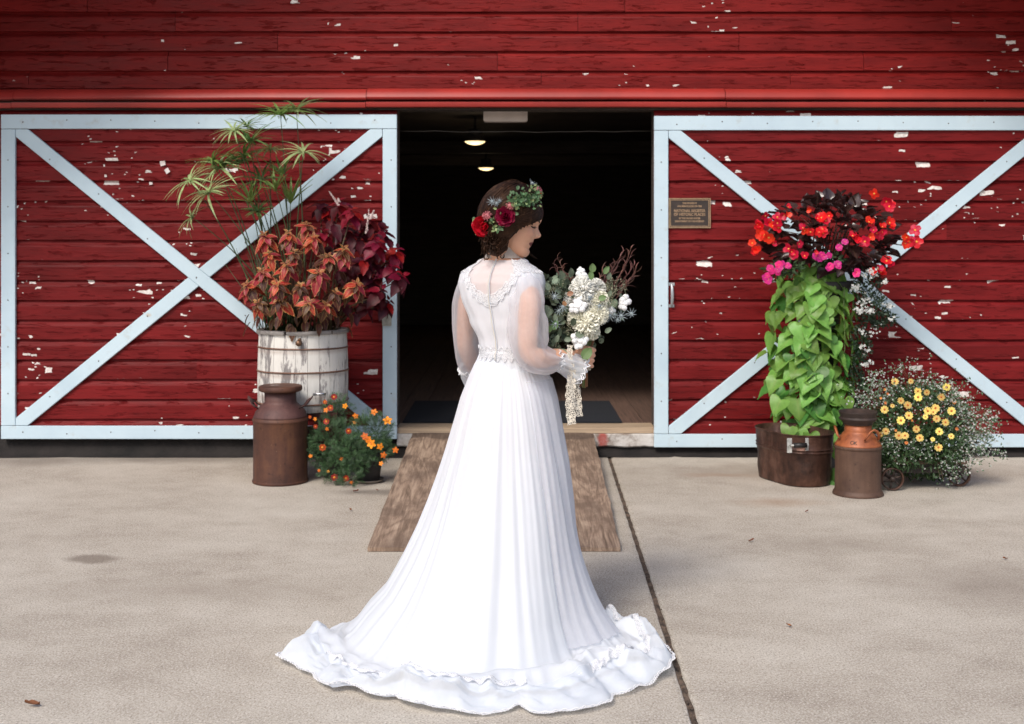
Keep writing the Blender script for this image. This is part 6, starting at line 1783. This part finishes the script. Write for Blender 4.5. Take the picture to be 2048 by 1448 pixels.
for (x, y, s, dx, dz, k) in ((1185,545,.034,.0,1,'g'),(1183,560,.034,-.1,1,'g'),(1208,548,.034,.6,1,'g'),(1197,598,.030,1,.3,'g'),(1227,615,.034,.2,1,'e'),(1212,612,.028,.2,1,'e'),(1217,595,.030,.3,1,'e'),(1216,560,.030,.3,1,'e'),(1106,660,.040,.3,.8,'g'),(1165,718,.052,.6,.8,'g'),(1146,652,.030,.1,1,'o'),(1090,634,.036,.4,.6,'e'),(1112,645,.034,-.1,1,'e'),(1100,665,.030,-.3,.8,'g'),(1090,700,.036,1,-.2,'o'),(1122,697,.050,.6,-.8,'e'),(1210,665,.030,.4,.3,'e'),(1112,685,.032,.2,.7,'e'),(1128,680,.03,.9,.1,'e'),(1134,590,.026,.9,.4,'b'),(1132,612,.022,-.4,.6,'b'),(1150,668,.034,1,-.1,'e'),(1098,580,.030,-.2,.6,'e'),(1105,566,.028,.5,.5,'e'),(1092,610,.032,.1,-.6,'e')):
    link('leaf', rnd.choice(em[k]), bq, mtx=frame(P(x, y, 4.52 if x < 1200 else 4.56), (dx, -.15, dz), (rnd.uniform(-.3, .3), -1, .3), s))
for i in range(210):
    t = rnd.random(); x = 1088 + 66*rnd.random(); y = 552 + 153*rnd.random()
    if x + (y-560)*.1 > 1150: continue
    d = (rvec() + Vector((-.4, -.3, .2))).normalized(); link('leaf', rnd.choice(em['e' if rnd.random() < .55 else 'o']), bq, mtx=frame(P(x, y, rnd.uniform(4.56, 4.66)), d, (rnd.uniform(-.5, .5), -1, .4), rnd.uniform(.020, .040)))
for i in range(90):
    x = 1150 + 92*rnd.random(); y = 655 + 35*rnd.random() if rnd.random() < .5 else 560 + 90*rnd.random()
    if y > 655 and x > 1205: continue
    link('leaf', rnd.choice(em['o' if rnd.random() < .6 else 'e']), bq, mtx=frame(P(x, y, 4.64), (rvec() + Vector((.3, -.2, .1))).normalized(), (0, -1, .4), rnd.uniform(.018, .03)))
# seeded sprigs, brown curling twigs, stems
sprig = MB(); sd_ = MB()
for i in range(75):
    x = rnd.choice((rnd.uniform(1090, 1150), rnd.uniform(1200, 1250))); y = rnd.uniform(560, 700) if x < 1150 else rnd.uniform(555, 610)
    p = P(x, y, rnd.uniform(4.53, 4.6)); d = (rvec() + Vector((.3 if x > 1150 else -.3, -.2, .5))).normalized()*.03
    sprig.tube([p - d, p, p + d*.6], [.001, .0009, .0006], 4, False)
    for k in range(6): q = p + d*rnd.uniform(-.6, .7) + rvec()*.006; sd_.ball(q, .0019, 5, 3)
tag(sprig.build('sprigs', simple('sprig_green', (.12, .13, .07), .6), bq), kind='stuff'); tag(sd_.build('seeds', simple('pale_seeds', (.30, .29, .20), .6), bq), kind='stuff')
brn = leaf_mat('mauve_brown_twig', (.18, .075, .06), None, .15, .45, .3, spec=.5)
def twig(a, b, bend, n=9, r=.0018, leaves=5, curl=.6):
    t_ = MB(); pts = [];
    for j in range(n):
        t = j/(n-1); pts.append(a.lerp(b, t) + bend*math.sin(PI*t))
    t_.tube(pts, [r*(1-.6*j/(n-1)) for j in range(n)], 5, False); t_.uv = [(.3, .5)]*len(t_.v)
    for k in range(leaves):
        j = int((k+1)*(n-1)/leaves); p = pts[j]; d = ((pts[j] - pts[j-1]).normalized() + rvec()*.7).normalized(); L = rnd.uniform(.022, .042); q = [p]
        s_ = rnd.choice((-1, 1))
        for m_ in range(7):
            dd = Matrix.Rotation(s_*curl*m_*.32, 3, 'Y') @ d; q.append(q[-1] + dd*L/6)
        t_.tube(q, [.0014, .0022, .0026, .0024, .002, .0015, .001, .0003], 4, False, .35); t_.uv += [(.3, .5)]*(len(t_.v)-len(t_.uv))
    t_.build('twig', brn, bq)
for (x0, y0, x1, y1, bx_, lv) in ((1142,590,1108,528,-.006,5),(1140,580,1118,522,.004,5),(1145,575,1126,540,.006,4),(1210,590,1262,510,.006,8),(1215,588,1268,530,.01,8),(1212,580,1240,522,-.006,7),(1218,592,1270,545,.008,7),(1205,580,1246,504,-.004,7),(1222,580,1262,496,.008,7),(1200,585,1222,528,-.004,5),(1225,595,1260,560,.004,5),(1190,580,1205,545,0,4),(1142,600,1132,552,-.004,4),(1230,600,1272,538,.004,6)):
    twig(P(x0, y0, 4.60), P(x1, y1, 4.60 + rnd.uniform(-.03, .03)), Vector((bx_, 0, 0)), leaves=lv + 3, curl=.9 if x0 < 1160 else .5)
for i in range(15):
    o1 = Vector((rnd.gauss(0, .006), rnd.gauss(0, .006), 0)); o2 = Vector((rnd.gauss(0, .009), rnd.gauss(0, .008), -rnd.random()*.012))
    MB().tube([P(1186, 655, 4.62) + o1*2.2, sc0 + o1, SA + o2], [.0022, .0026, .0026], 6).build('stem', [green_s, brown_s][i % 2] if 'green_s' in globals() else simple('bouquet_stem', (.13, .15, .06) , .6), bq)
    if i == 0:
        green_s = simple('green_stem', (.14, .19, .06), .5); brown_s = simple('brown_stem', (.20, .09, .04), .6)
# lace wrap and the two hanging lace ends
def strip(path, w, mat, name, ph=0, nrm=Vector((0, -1, 0))):
    mb = MB(); g = []; n = len(path)
    for i, p in enumerate(path):
        t = (path[min(i+1, n-1)] - path[max(i-1, 0)]).normalized(); s_ = t.cross(nrm).normalized()
        ww = w*(1 + .13*math.sin(i*1.15 + ph))
        for k in range(7): u = (k/6-.5)*2; g.append(p + s_*u*ww + Vector((0, .004*math.sin(u*3 + i*.25 + ph), 0)))
    mb.grid(g, n, 7); return mb.build(name, mat, bq)
def bez(a, b, c, d, n=34): return [a*(1-t)**3 + b*3*t*(1-t)**2 + c*3*t*t*(1-t) + d*t**3 for t in [i/(n-1) for i in range(n)]]
def hanging_lace():
    m = NT('heavy_cream_lace'); m.base((.72, .66, .56)); m.p(Roughness=.8); p = m.pos()
    v = m.vor(p, 150, 'DISTANCE_TO_EDGE'); v2 = m.vor(p, 52, 'F1'); f = m.math('MAXIMUM', m.ramp(v, [(.08, 1), (.14, .25)]), m.ramp(v2, [(.25, 1), (.32, .2)]))
    m.bump(m.math('SUBTRACT', 1.0, v), .8, .003); m.holes(f); return m.m
hl = hanging_lace()
strip(bez(P(1146, 735, 4.52), P(1142, 770, 4.52), P(1136, 800, 4.52), P(1144, 849, 4.52)), .0165, hl, 'lace_ribbon', 0)
strip(bez(P(1148, 735, 4.54), P(1152, 770, 4.55), P(1156, 795, 4.55), P(1158, 833, 4.55)), .0135, hl, 'lace_ribbon', 2)
strip(bez(P(1140, 690, 4.515), P(1138, 712, 4.50), P(1142, 730, 4.50), P(1147, 752, 4.515)), .010, hl, 'lace_ribbon', 1)
tie = MB(); axr = h1
for q in range(3):
    path = []
    for k in range(41):
        a = 2*PI*k/40; path.append(sc0 - sax*(.034 + q*.006) + (h1*math.cos(a) + h2*math.sin(a))*.0165)
    tie.tube(path, .0038, 6, False)
tie.build('lace_wrap', hl, bq)
